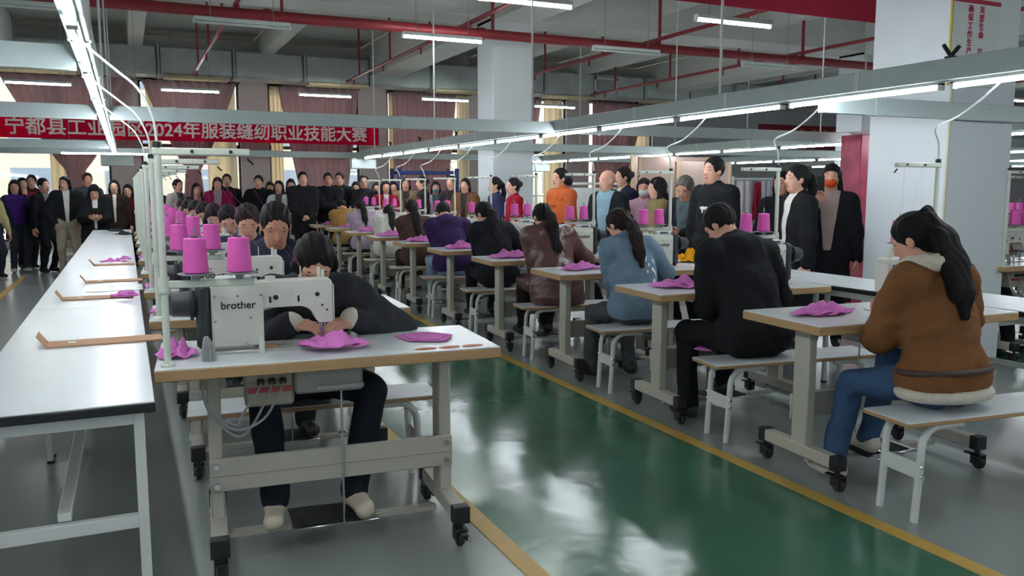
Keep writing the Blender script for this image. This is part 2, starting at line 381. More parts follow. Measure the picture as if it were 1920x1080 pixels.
for x in (-6, 1.1, 4.2, 7.4, 10.6, 17):
    MB().cyl((x, 20.75, 4.55), (x, 20.75, CEIL), .012, 6).obj('hanger_rod', M_frame, dt)
# ------------------------------------------------------------------ sprinkler pipes
PY, PZ = 12.2, 3.78
pp = thing('sprinkler_pipe', 'thick dark red main sprinkler pipe crossing under the ceiling', 'pipe', (0, PY, PZ))
MB().cyl((XL, 0, 0), (XR, 0, 0), .075, 14).obj('main_pipe', M_redpipe, pp)
for x in (1.9, 5.1, 8.2, 11.4, 14.6, 17.8):
    MB().cyl((x-.05, 0, 0), (x+.05, 0, 0), .095, 14).obj('pipe_coupling', M_redpipe, pp)
    MB().box(x+.18, x+.22, -.02, .02, .05, CEIL-PZ).obj('pipe_hanger', M_redpipe, pp)
bx = [-2.2, 1.5, 4.9, 8.35, 11.6, 15.0, 18.4]
desc = ['leftmost', 'second', 'third', 'fourth', 'fifth', 'sixth', 'rightmost']
for i, x in enumerate(bx):
    b_ = thing('branch_pipe', desc[i]+' thin red sprinkler branch pipe running towards the windows', 'pipe', (x, 0, PZ+.14), 0, 'red branch pipes')
    MB().cyl((0, 5, 0), (0, 20, 0), .032, 10).obj('pipe_run', M_redpipe, b_)
    MB().cyl((0, PY, -.14), (0, PY, 0), .04, 10).obj('riser', M_redpipe, b_)
    for y in (6.2, 9.4, 14.0, 16.4, 18.8):
        MB().box(-.018, .018, y-.018, y+.018, 0, CEIL-PZ-.14).obj('pipe_hanger', M_redpipe, b_)
        MB().cyl((0, y+.5, -.14), (0, y+.5, 0), .02, 8).obj('sprinkler_drop', M_redpipe, b_)
# ------------------------------------------------------------------ lamps under the ceiling
LZ = 3.55
def ceiling_lamp(px, py, lit, label, z=LZ, ln=1.22):
    p = at_z(px, py, z)
    t = thing('batten_lamp', label, 'lamp', (p.x, p.y, z), 0, 'batten lamps hung under the ceiling')
    MB().box(-ln/2, ln/2, -.05, .05, .02, .07, .008).obj('housing', M_lamp, t)
    MB().cyl((-ln/2+.02, 0, -.0), (ln/2-.02, 0, 0), .018, 10).obj('tube', M_tube_c if lit else M_tube_off, t)
    for s in (-.4, .4): MB().cyl((s, 0, .06), (s, 0, CEIL-z), .005, 5).obj('hanging_wire', M_cable, t)
    for s in (-ln/2, ln/2): MB().box(s-.012, s+.012, -.03, .03, -.02, .03).obj('end_cap', M_lamp, t)
for px, py, lit, lb in ((985, 6, 1, 'lit batten lamp at the top edge left of the red banner'), (830, 74, 1, 'lit batten lamp in front of the white middle pillar top'), (1376, 44, 1, 'lit batten lamp just below the plain red banner'),
        (455, 47, 0, 'unlit batten lamp below the red pipe on the left'), (1175, 98, 0, 'unlit batten lamp right of the white middle pillar'), (1443, 126, 0, 'unlit batten lamp under the main pipe near right pillar'),
        (72, 157, 1, 'lit batten lamp over the leftmost curtain'), (357, 171, 1, 'lit batten lamp over the knotted curtain'), (610, 180, 1, 'lit batten lamp over the swept curtain'), (835, 188, 1, 'lit batten lamp left of the white middle pillar'),
        (1040, 201, 1, 'lit batten lamp just right of the white middle pillar'), (60, 14, 0, 'unlit batten lamp at the top left corner'), (1918, 190, 1, 'lit batten lamp right of the sign pillar')):
    ceiling_lamp(px, py, lit, lb)
# ------------------------------------------------------------------ trunking rows with tube lamps
TZ = 1.985
ORD = 'first second third fourth fifth sixth seventh eighth ninth tenth eleventh twelfth thirteenth fourteenth fifteenth sixteenth seventeenth eighteenth nineteenth twentieth'.split()
def trunk_row(X, y0, y1, desc, lamp_from=None, rods=True, zz=TZ, seed=0):
    rr = random.Random(seed)
    t = thing('cable_trunking', 'long pale grey overhead trunking above '+desc, 'trunking', (X, y0, zz), 0, 'overhead trunking')
    MB().box(-.04, .04, 0, y1-y0, .03, .15, .004).obj('channel', M_trunk, t)
    for y in np.arange(.6, y1-y0, 1.26): MB().box(-.046, .046, y-.02, y+.02, .03, .152, .003).obj('joint_clip', M_lamp, t)
    if rods:
        for y in np.arange(2.0, y1, 3.3):
            if y > y0: MB().cyl((0, y-y0, .15), (0, y-y0, 4.5-zz if X == 17.2 else CEIL-zz), .011, 8).obj('suspension_rod', M_bench, t)
    n = 0; y = y0+.02 if lamp_from is None else lamp_from
    while y+1.2 < y1:
        n += 1
        l = thing('tube_lamp', '%s lit tube lamp from the camera above %s' % ((ORD+['later']*20)[n-1], desc), 'lamp', (X, y, zz), 0, 'tube lamps under the trunking')
        MB().box(-.018, .018, 0, 1.2, .012, .029).obj('lamp_base', M_lamp, l)
        MB().cyl((0, .015, 0), (0, 1.185, 0), .0145, 10).obj('tube', M_tube, l)
        MB().box(-.018, .018, 0, .02, -.018, .02).obj('end_cap', M_lamp, l); MB().box(-.018, .018, 1.18, 1.2, -.018, .02).obj('end_cap', M_lamp, l)
        y += 1.26
    return t
trunk_row(-.14, .8, 15.6, 'the left table row', seed=1)
trunk_row(4.22, .8, 16.1, 'the right worker row', seed=2)
trunk_row(8.55, 5.6, 17.0, 'the standing group on the right', seed=3)
trunk_row(-4.5, -10, 15, 'the aisle outside the left picture edge')
trunk_row(-.14, -10, .6, 'the left row behind the camera')
trunk_row(4.22, -10, .6, 'the right row behind the camera')
trunk_row(8.55, -8, 4.0, 'the right aisle behind the camera')
trunk_row(21.5, 6, 18, 'the hall by the far grey wall')
trunk_row(12.9, 8.0, 17.5, 'the far right aisle', seed=4)
trunk_row(17.2, 5.0, 18.0, 'the farthest right machines', seed=5)
def cross_bar(Y, x0, x1, label, z=TZ+.01):
    t = thing('cross_trunking', label, 'trunking', (0, Y, z), 0, 'cross trunking')
    MB().box(x0, x1, -.03, .03, 0, .12, .004).obj('channel', M_trunk, t)
    for x in np.arange(x0+.5, x1, 2.1): MB().box(x-.03, x+.03, -.034, .034, -.004, .124).obj('joint_clip', M_trunk, t)
cross_bar(4.72, -8.5, -.19, 'grey cross trunking nearest the camera at the top left')
cross_bar(4.30, 4.27, 13, 'grey cross trunking passing the white pillar on the right', z=TZ-.065)
cross_bar(8.0, -8.5, -.19, 'grey cross trunking left of the left lamp row')
cross_bar(8.0, -.09, 4.17, 'grey cross trunking bridging the two lamp rows over the banner')
cross_bar(8.0, 4.27, 12.8, 'grey cross trunking right of the right lamp row')
cross_bar(13.9, -8.5, -.19, 'grey cross trunking under the banner left part')
cross_bar(16.9, -8.5, 12.6, 'long thin grey cross trunking behind both lamp rows', z=TZ+.03)
cross_bar(12.0, 4.27, 12.8, 'grey cross trunking in front of the middle pillar base')
el = thing('tube_lamp', 'bright tube lamp across the far end of the left row', 'lamp', (0, 15.75, 1.99), 0, 'tube lamps under the trunking')
MB().box(-.95, .4, -.02, .02, .012, .03).obj('lamp_base', M_lamp, el); [MB().cyl((x_, 0, .03), (x_, 0, CEIL-1.99), .004, 6).obj('hanging_wire', M_cable, el) for x_ in (-.8, .25)]; MB().cyl((-.93, 0, 0), (.38, 0, 0), .0145, 10).obj('tube', M_tube, el)
for X, Y, s_ in ((-.1, 15.6, 'left lamp row'), (4.22, 16.05, 'right lamp row'), (8.55, 17.05, 'third lamp row')):
    b_ = thing('junction_box', 'white junction box at the far end of the '+s_, 'box', (X, Y, 1.78), 0, 'junction boxes')
    MB().box(-.25, .25, -.06, .06, 0, .19, .01).obj('box_body', M_bench, b_); MB().box(-.24, .24, -.068, -.06, .01, .18, .003).obj('box_lid', M_lamp, b_)
# small black clamps on top of the right trunking
for i, y in enumerate((3.3, 9.4, 11.0, 12.6, 14.2)):
    c_ = thing('cable_clamp', 'small black clamp on top of the right trunking, '+['nearest', 'second', 'third', 'fourth', 'farthest'][i]+' one', 'clamp', (4.22, y, TZ+.152), 0, 'black clamps')
    mb = MB(); mb.cyl((0, 0, .012), (.0, .05, .08), .012, 8).cyl((0, 0, .012), (.0, -.05, .06), .012, 8); mb.obj('jaw', M_black, c_)
    MB().box(-.02, .02, -.025, .025, 0, .012).obj('clamp_base', M_black, c_)
# ------------------------------------------------------------------ sewing stations
TH = .80; TW, TD = 1.26, .56
def arc(cx, cz, r, a0, a1, n=8): return [(cx+r*math.cos(R(a0+(a1-a0)*i/n)), cz+r*math.sin(R(a0+(a1-a0)*i/n))) for i in range(n+1)]
def caster(parent, x, y, brake=1):
    c = MB(); c.cyl((x, y, .075), (x, y, .105), .012, 8)
    c.box(x-.022, x-.016, y-.03, y+.02, .03, .08, .002).box(x+.016, x+.022, y-.03, y+.02, .03, .08, .002).box(x-.022, x+.022, y-.03, y+.02, .072, .08, .002)
    c.box(x-.012, x+.012, y+.015, y+.055, .068, .076, .002)
    o = c.obj('caster', M_black, parent)
    MB().lathe([(.008, -.012), (.028, -.012), (.031, -.006), (.031, .006), (.028, .012), (.008, .012)], n=18).obj('wheel', M_rubber, o)
    wv = o.children[0] if o.children else None
    return o
def make_wheel(parent, x, y):
    mb = MB(); mb.lathe([(.009, -.013), (.029, -.013), (.032, -.007), (.032, .007), (.029, .013), (.009, .013)], n=18)
    me = mb.mesh('wheel', [M_rubber]); me.transform(Matrix.Translation((x, y-.012, .034)) @ Matrix.Rotation(R(90), 4, 'Y')); return me
M_hub = mat('caster_hub', 'b2626a', .4)
def make_table():
    t = thing('sewing_table', 'x', 'table')
    MB().box(.003, TW-.003, .003, TD-.003, TH-.006, TH, .002).obj('table_top', M_white, t)
    MB().box(0, TW, 0, TD, TH-.045, TH-.004, .004).obj('edge_band', M_tan, t)
    for x in (.17, 1.07):
        MB().box(x-.025, x+.025, TD/2-.055, TD/2+.055, .14, TH-.045, .006).obj('column', M_frame, t)
        MB().box(x-.03, x+.03, .04, TD-.02, .105, .165, .006).obj('foot_beam', M_frame, t)
        MB().box(x-.10, x+.10, TD/2-.1, TD/2+.1, TH-.052, TH-.0445).obj('mount_plate', M_frame, t)
        for y in (.03, TD-.01):
            MB().box(x-.034, x+.034, y-.025, y+.025, .10, .17, .004).obj('end_cap', M_black, t)
            c = MB(); c.cyl((x, y, .07), (x, y, .105), .012, 8)
            c.box(x-.024, x-.018, y-.035, y+.022, .026, .08, .002).box(x+.018, x+.024, y-.035, y+.022, .026, .08, .002).box(x-.024, x+.024, y-.035, y+.03, .07, .08, .002).box(x-.014, x+.014, y+.02, y+.07, .064, .074, .002)
            o = c.obj('caster', M_black, t)
            link('wheel', make_wheel(o, x, y), o)
            hb = MB(); hb.cyl((x-.0165, y-.012, .034), (x+.0165, y-.012, .034), .014, 12); hb.obj('hub', M_hub, o)
    # stretcher panel, with a pressed step and bolts
    MB().box(.145, 1.095, TD/2+.055, TD/2+.07, .27, .40, .003).obj('stretcher_panel', M_frame, t)
    MB().box(.145, 1.095, TD/2+.07, TD/2+.076, .33, .40, .003).obj('panel_lip', M_frame, t)
    for x in (.17, 1.07):
        for z in (.295, .37): MB().cyl((x, TD/2+.068, z), (x, TD/2+.086, z), .011, 10).obj('bolt', M_chrome, t)
    MB().box(.2, 1.04, TD/2-.02, TD/2+.02, .06, .085, .003).obj('foot_rail', M_frame, t)
    MB().box(.46, .80, TD/2-.13, TD/2+.10, .085, .095, .003).obj('pedal', M_chrome, t)
    MB().box(.50, .76, TD/2-.11, TD/2+.08, .095, .099, .001).obj('pedal_mat', M_rubber, t)
    MB().cyl((.60, TD/2+.095, .09), (.60, TD/2+.095, .66), .005, 6).obj('pedal_rod', M_chrome, t)
    MB().box(.588, .612, TD/2+.085, TD/2+.105, .45, .465).obj('rod_joint', M_chrome, t)
    cb = MB().box(.52, .78, .22, .42, .64, TH-.046, .01).obj('control_box', mat('control_grey', '9a9c96', .5), t)
    MB().box(.78, .96, .28, .40, .60, TH-.046, .01).obj('power_unit', mat('power_unit', 'a9a493', .5), t)
    MB().box(.79, .95, .40, .405, .655, .675).obj('warning_strip', mat('warning_red', 'b34a4f', .5), cb)
    MB().box(.52, .70, .42, .432, .655, .67, M=None).obj('lever', M_chrome, cb)
    pg = MB()
    for x in (.81, .85, .89): pg.box(x, x+.025, .40, .435, .69, .71, .004)
    pg.obj('plug', M_black, cb)
    for i, (x, d) in enumerate(((.82, .045), (.86, .065), (.90, .03))):
        pts = [(x, .425, .70), (x+.02, .46, .68-.3*d), (x+.08, .48, .62-d), (1.0, .49, .60-d*1.2), (1.09, .49, .64-.2*d), (1.11, .48, TH-.05)]
        MB().tube(smooth_path(pts), .005, 6).obj('cable', M_cable, t)
    for i in range(4):
        MB().tube(smooth_path([(1.065+.011*i, .455+.006*(i % 2), TH-.02), (1.062+.012*i, .46, TH+.04), (1.078+.004*i, .43, TH+.075+.006*(i % 2)), (1.085, .38, TH+.06), (1.09, .33, TH+.03)]), .0055, 6).obj('loom_cable', M_cable, t)
    return t
def smooth_path(pts, n=5):
    P = [Vector(p) for p in pts]; out = []
    for i in range(len(P)-1):
        p0, p1, p2, p3 = P[max(i-1, 0)], P[i], P[i+1], P[min(i+2, len(P)-1)]
        for k in range(n):
            t = k/n; out.append(.5*((2*p1)+(p2-p0)*t+(2*p0-5*p1+4*p2-p3)*t*t+(3*p1-p0-3*p2+p3)*t**3))
    return out+[P[-1]]
MX, MY = .615, .26          # needle end and centre line of the machine on the table
M_label = mat('blue_label', '3f5f9a', .4); M_black_txt = mat('black_print', '18191b', .5); M_white_txt = mat('white_print', 'e8ecef', .5)
def make_machine():
    t = thing('sewing_machine', 'x', 'sewing machine')
    poly = [(0, .095), (.0, .250)]+arc(.018, .250, .018, 180, 90, 4)+[(.30, .262), (.44, .255), (.45, .245), (.45, .012), (.300, .012), (.294, .10)]
    poly += arc(.232, .100, .062, 0, 90, 8)[1:]+[(.16, .164)]+arc(.13, .10, .064, 90, 168, 8)+[(.055, .095)]
    b = MB(); b.prism([(MX+x, TH+z) for x, z in poly], MY-.05, MY+.05)
    body = b.obj('machine_body', M_machine, t, bevel=.007)
    # the bed set into the table
    MB().box(MX-.03, MX+.47, MY-.09, MY+.09, TH-.002, TH+.010, .003).obj('bed_plate', mat('bed_grey', 'c3c6c2', .3, metal=.3), t)
    # gasket around the foot of the pillar
    MB().box(MX+.296, MX+.452, MY-.054, MY+.054, TH+.010, TH+.018, .002).obj('gasket', M_cable, t)
    MB().box(MX-.008, MX+.0, MY-.043, MY+.043, TH+.10, TH+.245, .003).obj('face_plate', M_machine, t)
    for s in (1, -1):
        y0 = MY+s*.05; y1 = MY+s*.0545
        cp = MB().box(MX+.262, MX+.444, y0, y1, TH+.022, TH+.222, .002).obj('cover_plate', M_machine, t)
        sc = MB()
        for x, z in ((.27, .214), (.355, .214), (.436, .214), (.436, .12), (.31, .13), (.325, .03)): sc.cyl((MX+x, y1-s*.001, TH+z), (MX+x, y1+s*.002, TH+z), .0045, 8)
        sc.obj('screw', M_chrome, cp)
        holes = MB()
        for x, z, r in ((.058, .208, .009), (.215, .202, .010), (.04, .165, .004), (.022, .145, .004)): holes.cyl((MX+x, y0-s*.001, TH+z), (MX+x, y0+s*.002, TH+z), r, 12)
        for x in (.130, .236): holes.box(MX+x-.004, MX+x+.004, y0-s*.001, y0+s*.002, TH+.182, TH+.206)
        holes.obj('plug_hole', M_black, body)
        kb = MB(); kb.cyl((MX+.17, y0, TH+.228), (MX+.17, y0+s*.005, TH+.228), .014, 16); ko = kb.obj('dial', M_bench, body)
        MM = XZ(MX+.353, MY-.0552, TH+.178) if s < 0 else Matrix.Rotation(0, 4, 'Z') @ Matrix(((-1, 0, 0, MX+.353), (0, 0, 1, MY+.0552), (0, 1, 0, TH+.178), (0, 0, 0, 1)))
        text_mesh('lettering', 'brother', .040, M_black_txt, MM, cp, .0006, .0006, space=1.0)
    lb = MB().box(MX+.008, MX+.050, MY-.0525, MY-.05, TH+.222, TH+.240, .001).obj('brand_label', M_label, t)
    text_mesh('lettering', 'brother', .011, M_white_txt, XZ(MX+.029, MY-.0528, TH+.231), lb, .0003)
    # rubber seam band that follows the arch
    MB().prism([(MX+x, TH+z) for x, z in ([(.300, .012), (.291, .10)]+arc(.232, .100, .059, 0, 90, 8)[1:]+arc(.232, .100, .066, 90, 0, 8)+[(.305, .012)])], MY-.0515, MY+.0515).obj('arch_trim', M_cable, t)
    m = MB(); m.box(MX+.45, MX+.505, MY-.056, MY+.056, TH+.012, TH+.262, .018); m.obj('motor_housing', M_motor, t)
    m = MB()
    for a, b_, r0, r1 in ((.505, .515, .052, .052), (.515, .585, .050, .046), (.585, .60, .046, .036)): m.cyl((MX+a, MY, TH+.185), (MX+b_, MY, TH+.185), r0, 20, r2=r1)
    m.obj('motor', M_motor, t)
    m = MB(); m.cyl((MX+.512, MY, TH+.185), (MX+.524, MY, TH+.185), .064, 24); m.obj('handwheel', M_black, t)
    m = MB(); m.cyl((MX+.028, MY, TH+.03), (MX+.028, MY, TH+.10), .005, 8).cyl((MX+.028, MY, TH+.012), (MX+.028, MY, TH+.03), .0018, 6); m.obj('needle_bar', M_chrome, t)
    m = MB(); m.box(MX+.036, MX+.048, MY-.006, MY+.006, TH+.02, TH+.10, .002).box(MX+.02, MX+.05, MY-.02, MY+.016, TH+.011, TH+.018, .002); m.obj('presser_foot', M_chrome, t)
    for x, h, r in ((.03, .035, .008), (.045, .045, .007), (.115, .05, .0025), (.23, .015, .02), (.29, .01, .012), (.33, .012, .006), (.38, .008, .014), (.41, .012, .005)): MB().cyl((MX+x, MY, TH+.26), (MX+x, MY, TH+.265+h), r, 10).obj('thread_guide', M_machine, t)
    m = MB(); m.lathe([(.016, 0), (.020, .006), (.020, .016), (.014, .02), (.010, .03)], n=14)
    me = m.mesh('tension_dial', M_chrome); me.transform(Matrix.Translation((MX+.085, MY-.05, TH+.175)) @ Matrix.Rotation(R(90), 4, 'X')); link('tension_dial', me, t)
    pn = MB().box(MX+.30, MX+.43, MY-.048, MY+.02, TH+.255, TH+.285, .006).obj('control_panel', mat('panel_grey', 'cfd3d3', .4), t)
    MB().box(MX+.33, MX+.40, MY-.0505, MY-.047, TH+.262, TH+.280).obj('display', mat('panel_display', '5f6d70', .2), pn)
    MB().lathe([(.010, 0), (.010, .05), (.006, .055), (.006, .07)], (MX+.275, MY+.11, TH), 10).obj('head_rest_peg', M_cream, t)
    return t
def make_stand():
    t = thing('thread_stand', 'x', 'thread stand')
    px, py = 1.215, .505
    MB().cyl((px, py, TH), (px, py, 1.56), .0125, 12).obj('pole', M_cream, t)
    MB().lathe([(.024, 0), (.024, .008), (.016, .014)], (px, py, TH), 12).obj('pole_base', M_cream, t)
    MB().box(px-.30, px+.018, py-.014, py+.014, 1.53, 1.555, .004).obj('guide_arm', M_cream, t)
    m = MB()
    for x in (px-.11, px-.235): m.cyl((x, py-.02, 1.543), (x, py+.02, 1.543), .006, 8)
    m.cyl((px-.29, py, 1.52), (px-.31, py, 1.50), .004, 6); m.obj('thread_eyelet', M_black, t)
    MB().cyl((px, py, 1.555), (px, py, 1.575), .015, 10).obj('pole_cap', M_black, t)
    MB().box(px-.30, px+.02, py-.012, py+.012, 1.075, 1.10, .004).obj('spool_arm', M_cream, t)
    MB().cyl((px, py, 1.06), (px, py, 1.115), .02, 12).obj('clamp_collar', M_cream, t)
    for x in (px-.105, px-.25):
        tr = MB().lathe([(.012, -.02), (.016, -.006), (.060, 0), (.062, .004), (.012, .004)], (x, py, 1.12), 20).obj('spool_tray', M_cable, t)
        MB().cyl((x, py, 1.10), (x, py, 1.285), .0035, 6).obj('spool_pin', M_chrome, tr)
    for x, a in ((px-.105, .0), (px-.25, -.13)):
        MB().tube([(x, py, 1.25), (px-.11+a, py, 1.54), (MX+.115, MY, TH+.315)], .0004, 4).obj('thread', M_pinkthread, t)
    return t
SPX = (1.11, .965)
def make_spool():
    t = thing('thread_spool', 'x', 'thread spool')
    pr = [(.030, 0), (.043, .004)]
    for i in range(1, 14): z = .004+i*.0085; r = .043-.0075*i/14; pr += [(r, z), (r+.0008, z+.004)]
    pr += [(.034, .122), (.012, .124)]
    MB().lathe(pr, n=24).obj('thread_cone', M_pinkthread, t)
    MB().lathe([(.011, .123), (.011, .128), (.006, .128)], n=12).obj('core', M_black, t)
    return t
def make_bench():
    t = thing('bench', 'x', 'bench')
    L, D, H = 1.12, .27, .45
    MB().box(0, L, 0, D, H-.022, H-.003, .003).obj('seat_core', M_tan, t)
    MB().box(.002, L-.002, .002, D-.002, H-.005, H, .001).obj('seat', M_white, t)
    for s, x in ((1, .12), (-1, L-.12)):
        for y in (.035, D-.035):
            pts = [(x-s*.03, y, 0), (x-s*.018, y, .20), (x-s*.012, y, .325)]+[(x-s*.012+s*.09*(1-math.cos(R(a))), y, .325+.09*math.sin(R(a))) for a in (15, 30, 45, 60, 75, 90)]+[(x+s*.20, y, H-.035)]
            MB().tube(pts, .0165, 8).obj('leg', M_bench, t)
        pl = MB().box(x-s*.022-.006, x-s*.022+.006, .04, D-.04, .19, .26, .002).obj('leg_plate', M_bench, t)
        for z in (.205, .245):
            for y0_, y1_ in ((.020, .010), (D-.020, D-.010)): MB().cyl((x-s*.02, y0_, z), (x-s*.02, y1_, z), .009, 8).obj('bolt', M_chrome, pl)
    MB().box(.12, L-.12, D/2-.02, D/2+.02, H-.05, H-.023, .002).obj('seat_rail', M_bench, t)
    return t
T0, S0, ST0, SP0, B0 = make_table(), make_machine(), make_stand(), make_spool(), make_bench()
ROT = R(-3.5)
RW = ['the shearling jacket woman', 'the black hoodie man', 'the denim jacket woman', 'the maroon coat woman', 'the black hooded jacket worker',
      'the purple hoodie worker', 'the dark brown jacket woman', 'the white sweater worker', 'the lilac jacket worker', 'the mustard jacket worker']
LW = ['the charcoal jacket woman', 'the navy jacket man', 'the third left worker', 'the fourth left worker', 'the fifth left worker', 'the sixth left worker', 'the seventh left worker', 'the eighth left worker', 'the ninth left worker']
STN = []
for k in range(10): STN.append(('R', k, 2.80, 2.77+1.235*k, ROT, RW[k]))
for k in range(9): STN.append(('L', k, 1.355, 3.50+1.20*k, math.pi+R(-4.5 if k == 0 else -3), LW[k]))
first = True
def spot(x, y, rz, lx, ly): c, s = math.cos(rz), math.sin(rz); return (x+lx*c-ly*s, y+lx*s+ly*c)
def put(proto, loc, rz, label, group):
    global used
    if proto.name not in used:
        used.add(proto.name); proto.location = loc; proto.rotation_euler = (0, 0, rz); proto['label'] = label; proto['group'] = group; return proto
    return dup(proto, loc, rz, label, group)
used = set()
bpy.context.view_layer.update()
for side, k, x, y, rz, who in STN:
    put(T0, (x, y, 0), rz, 'white tan edged sewing table on castors of '+who, 'sewing tables')
    put(S0, (x, y, 0), rz, 'ivory sewing machine with black motor used by '+who, 'sewing machines')
    put(ST0, (x, y, 0), rz, 'cream thread stand on the table of '+who, 'thread stands')
    for i, sx in enumerate(SPX):
        a, b = spot(x, y, rz, sx, .505)
        put(SP0, (a, b, 1.124), rz, 'pink thread spool '+('nearer the pole' if i == 0 else 'farther from the pole')+' on the stand of '+who, 'pink thread spools')
    if side == 'R':
        a, b = spot(x, y, rz, .12, -.41); br = rz+R(-3)
    else:
        a, b = spot(x, y, rz, .06, -.40); br = rz
    put(B0, (a, b, 0), br, 'white bench with bent tube legs under '+who, 'benches')
    # power cord from the stand up to the trunking
    a, b = spot(x, y, rz, 1.215, .505); tx = 4.22 if side == 'R' else -.14
    sg = 1 if side == 'R' else -1
    pts = [(a, b, 1.575), (a-sg*.03, b-.02, 1.66), (a-sg*.07, b-.03, 1.74), (a+(tx-a)*.35, b-.05, 1.80), (a+(tx-a)*.75, b-.12, 1.88), (tx, b-.2, 1.97)] if side == 'R' else \
          [(a, b, 1.575), (a-.01, b, 1.66), (a-.05, b+.02, 1.75), (a-.12, b+.08, 1.82), (tx+.03, b+.2, 1.92), (tx, b+.3, 2.0)]
    if side == 'L' and k > 2: continue
    c = MB().tube(smooth_path(pts), .006 if side == 'R' else .0045, 6).obj('power_cord', M_cord); tag(c, 'pale power cord from the trunking to the stand of '+who, 'cord', 'power cords')
# ------------------------------------------------------------------ long side tables
def make_long(L=2.24, Wd=.515, H=.795):
    t = thing('packing_table', 'x', 'table')
    MB().box(0, Wd, 0, L-.004, H-.006, H, .002).obj('table_top', M_white, t)
    MB().box(-.002, Wd+.002, -.003, L-.003, H-.032, H-.005, .003).obj('black_edge', M_black, t)
    for y in (.04, L-.07):
        for x in (.03, Wd-.06):
            MB().box(x, x+.03, y, y+.03, .012, H-.032, .002).obj('leg', M_bench, t)
            MB().box(x-.002, x+.032, y-.002, y+.032, 0, .014, .002).obj('foot_cap', M_black, t)
        MB().box(.06, Wd-.06, y, y+.03, H-.075, H-.035, .002).obj('top_rail', M_bench, t)
        MB().box(.06, Wd-.06, y, y+.03, .40, .44, .002).obj('cross_rail', M_bench, t)
    MB().box(Wd/2-.018, Wd/2+.018, .06, L-.06, .445, .47, .002).obj('long_rail', M_bench, t)
    for x in (.03, Wd-.06): MB().box(x, x+.03, .07, L-.07, H-.075, H-.035, .002).obj('side_rail', M_bench, t)
    return t
LT = make_long(); bpy.context.view_layer.update()
nm = ['nearest', 'second', 'third', 'fourth', 'farthest']
for k in range(5):
    put(LT, (-.468, 2.62+2.24*k, 0), 0, nm[k]+' white packing table with black edge in the left line', 'long packing tables')
for k in range(5):
    put(LT, (4.125, 2.30+2.24*k, 0), 0, (nm+['last'])[k]+' white packing table with black edge behind the right workers', 'long packing tables')
# ------------------------------------------------------------------ cloth pieces, folders, small things
def cloth_patch(name, label, x, y, z, wx, wy, rz, seed, hgt=.03, group='pink fabric pieces', m=M_pink, cat='fabric'):
    r = random.Random(seed); mb = MB()
    for layer in range(2 if hgt < .1 else 3):
        n = 14; V = []; F = []; np_ = r.randint(4, 6); rot = r.uniform(0, 6.28); sc = 1-.22*layer
        rad = [r.uniform(.78, 1.08) for _ in range(np_)]
        dirs = [(r.uniform(0, 6.28), r.uniform(2.0, 4.5), r.uniform(0, 1), r.uniform(.4, 1)) for _ in range(3)]
        ox, oy = r.uniform(-.08, .08)*layer*wx, r.uniform(-.08, .08)*layer*wy
        def edge(th):
            q = ((th-rot) % 6.2832)/6.2832*np_; i = int(q) % np_; f = q-int(q); a_ = 6.2832/np_
            p0 = (rad[i], 0); r1 = rad[(i+1) % np_]; p1 = (r1*math.cos(a_), r1*math.sin(a_)); t = f
            return math.hypot(p0[0]+(p1[0]-p0[0])*t, p1[1]*t)
        for i in range(n+1):
            for j in range(24):
                th = j/24*6.2832; rr_ = i/n*edge(th)*sc; u, v = rr_*math.cos(th), rr_*math.sin(th)
                h = sum(w_*abs(((u*math.cos(a_)+v*math.sin(a_))*fq+ph) % 2-1) for a_, fq, ph, w_ in dirs)/sum(d_[3] for d_ in dirs)
                h = hgt*max(0, h-.25)*1.35*(1-.75*(i/n)**2)+layer*.004
                V.append((u*wx*.55+ox, v*wy*.55+oy, h+.003))
        for i in range(n):
            for j in range(24): F.append((i*24+j, (i+1)*24+j, (i+1)*24+(j+1) % 24, i*24+(j+1) % 24))
        mb.add(V, [f_ for f_ in F])
    me = bpy.data.meshes.new(name); me.from_pydata(mb.v, [], mb.f); me.materials.append(m); me.polygons.foreach_set('use_smooth', [True]*len(me.polygons)); me.set_sharp_from_angle(angle=R(32))
    o = link(name, me); md = o.modifiers.new('thick', 'SOLIDIFY'); md.thickness = .0018; md.offset = 1
    o.location = (x, y, z); o.rotation_euler = (0, 0, rz); tag(o, label, cat, group); return o
for side, k, x, y, rz, who in STN:
    rr = random.Random(50+k+(20 if side == 'L' else 0))
    if side == 'R':
        a, b = spot(x, y, rz, .30, .30); cloth_patch('fabric_piece', 'crumpled pink fabric at the left end of the table of '+who, a, b, TH+.001, rr.uniform(.36, .46), rr.uniform(.20, .28), rr.uniform(-.5, .5), 100+k, rr.uniform(.07, .10))
        a, b = spot(x, y, rz, .60, .17); cloth_patch('fabric_piece', 'pink fabric under the needle of '+who, a, b, TH+.011, .2, .13, 0, 200+k, .03)
    elif k < 5:
        a, b = spot(x, y, rz, 1.19, .34); cloth_patch('fabric_piece', 'crumpled pink fabric beside the motor of the machine of '+who, a, b, TH+.001, .15, .13, .5, 300+k, .08)
        a, b = spot(x, y, rz, .63, .37); cloth_patch('fabric_piece', 'folded pink fabric under the needle of '+who, a, b, TH+.010, .31, .21, -.2, 410+k, .07)
        a, b = spot(x, y, rz, .235, .27); cloth_patch('fabric_piece', 'flat pink fabric at the aisle end of the table of '+who, a, b, TH+.001, .24, .25, .3, 500+k, .012)
p = at_z(1340, 655, .455); cloth_patch('fabric_piece', 'pink fabric hanging over the bench end beside the black hoodie man', p.x, p.y+.02, .452, .24, .16, -.2, 611, .02)
M_yfab = translucent('yellow_fabric', 'e0a416', .15, var=.12)
p = at_y(1290, 492, 5.4); cloth_patch('fabric_piece', 'crumpled golden yellow fabric pile on the packing table', 4.35, 5.75, .797, .36, .30, .2, 612, .17, 'yellow fabric', M_yfab)
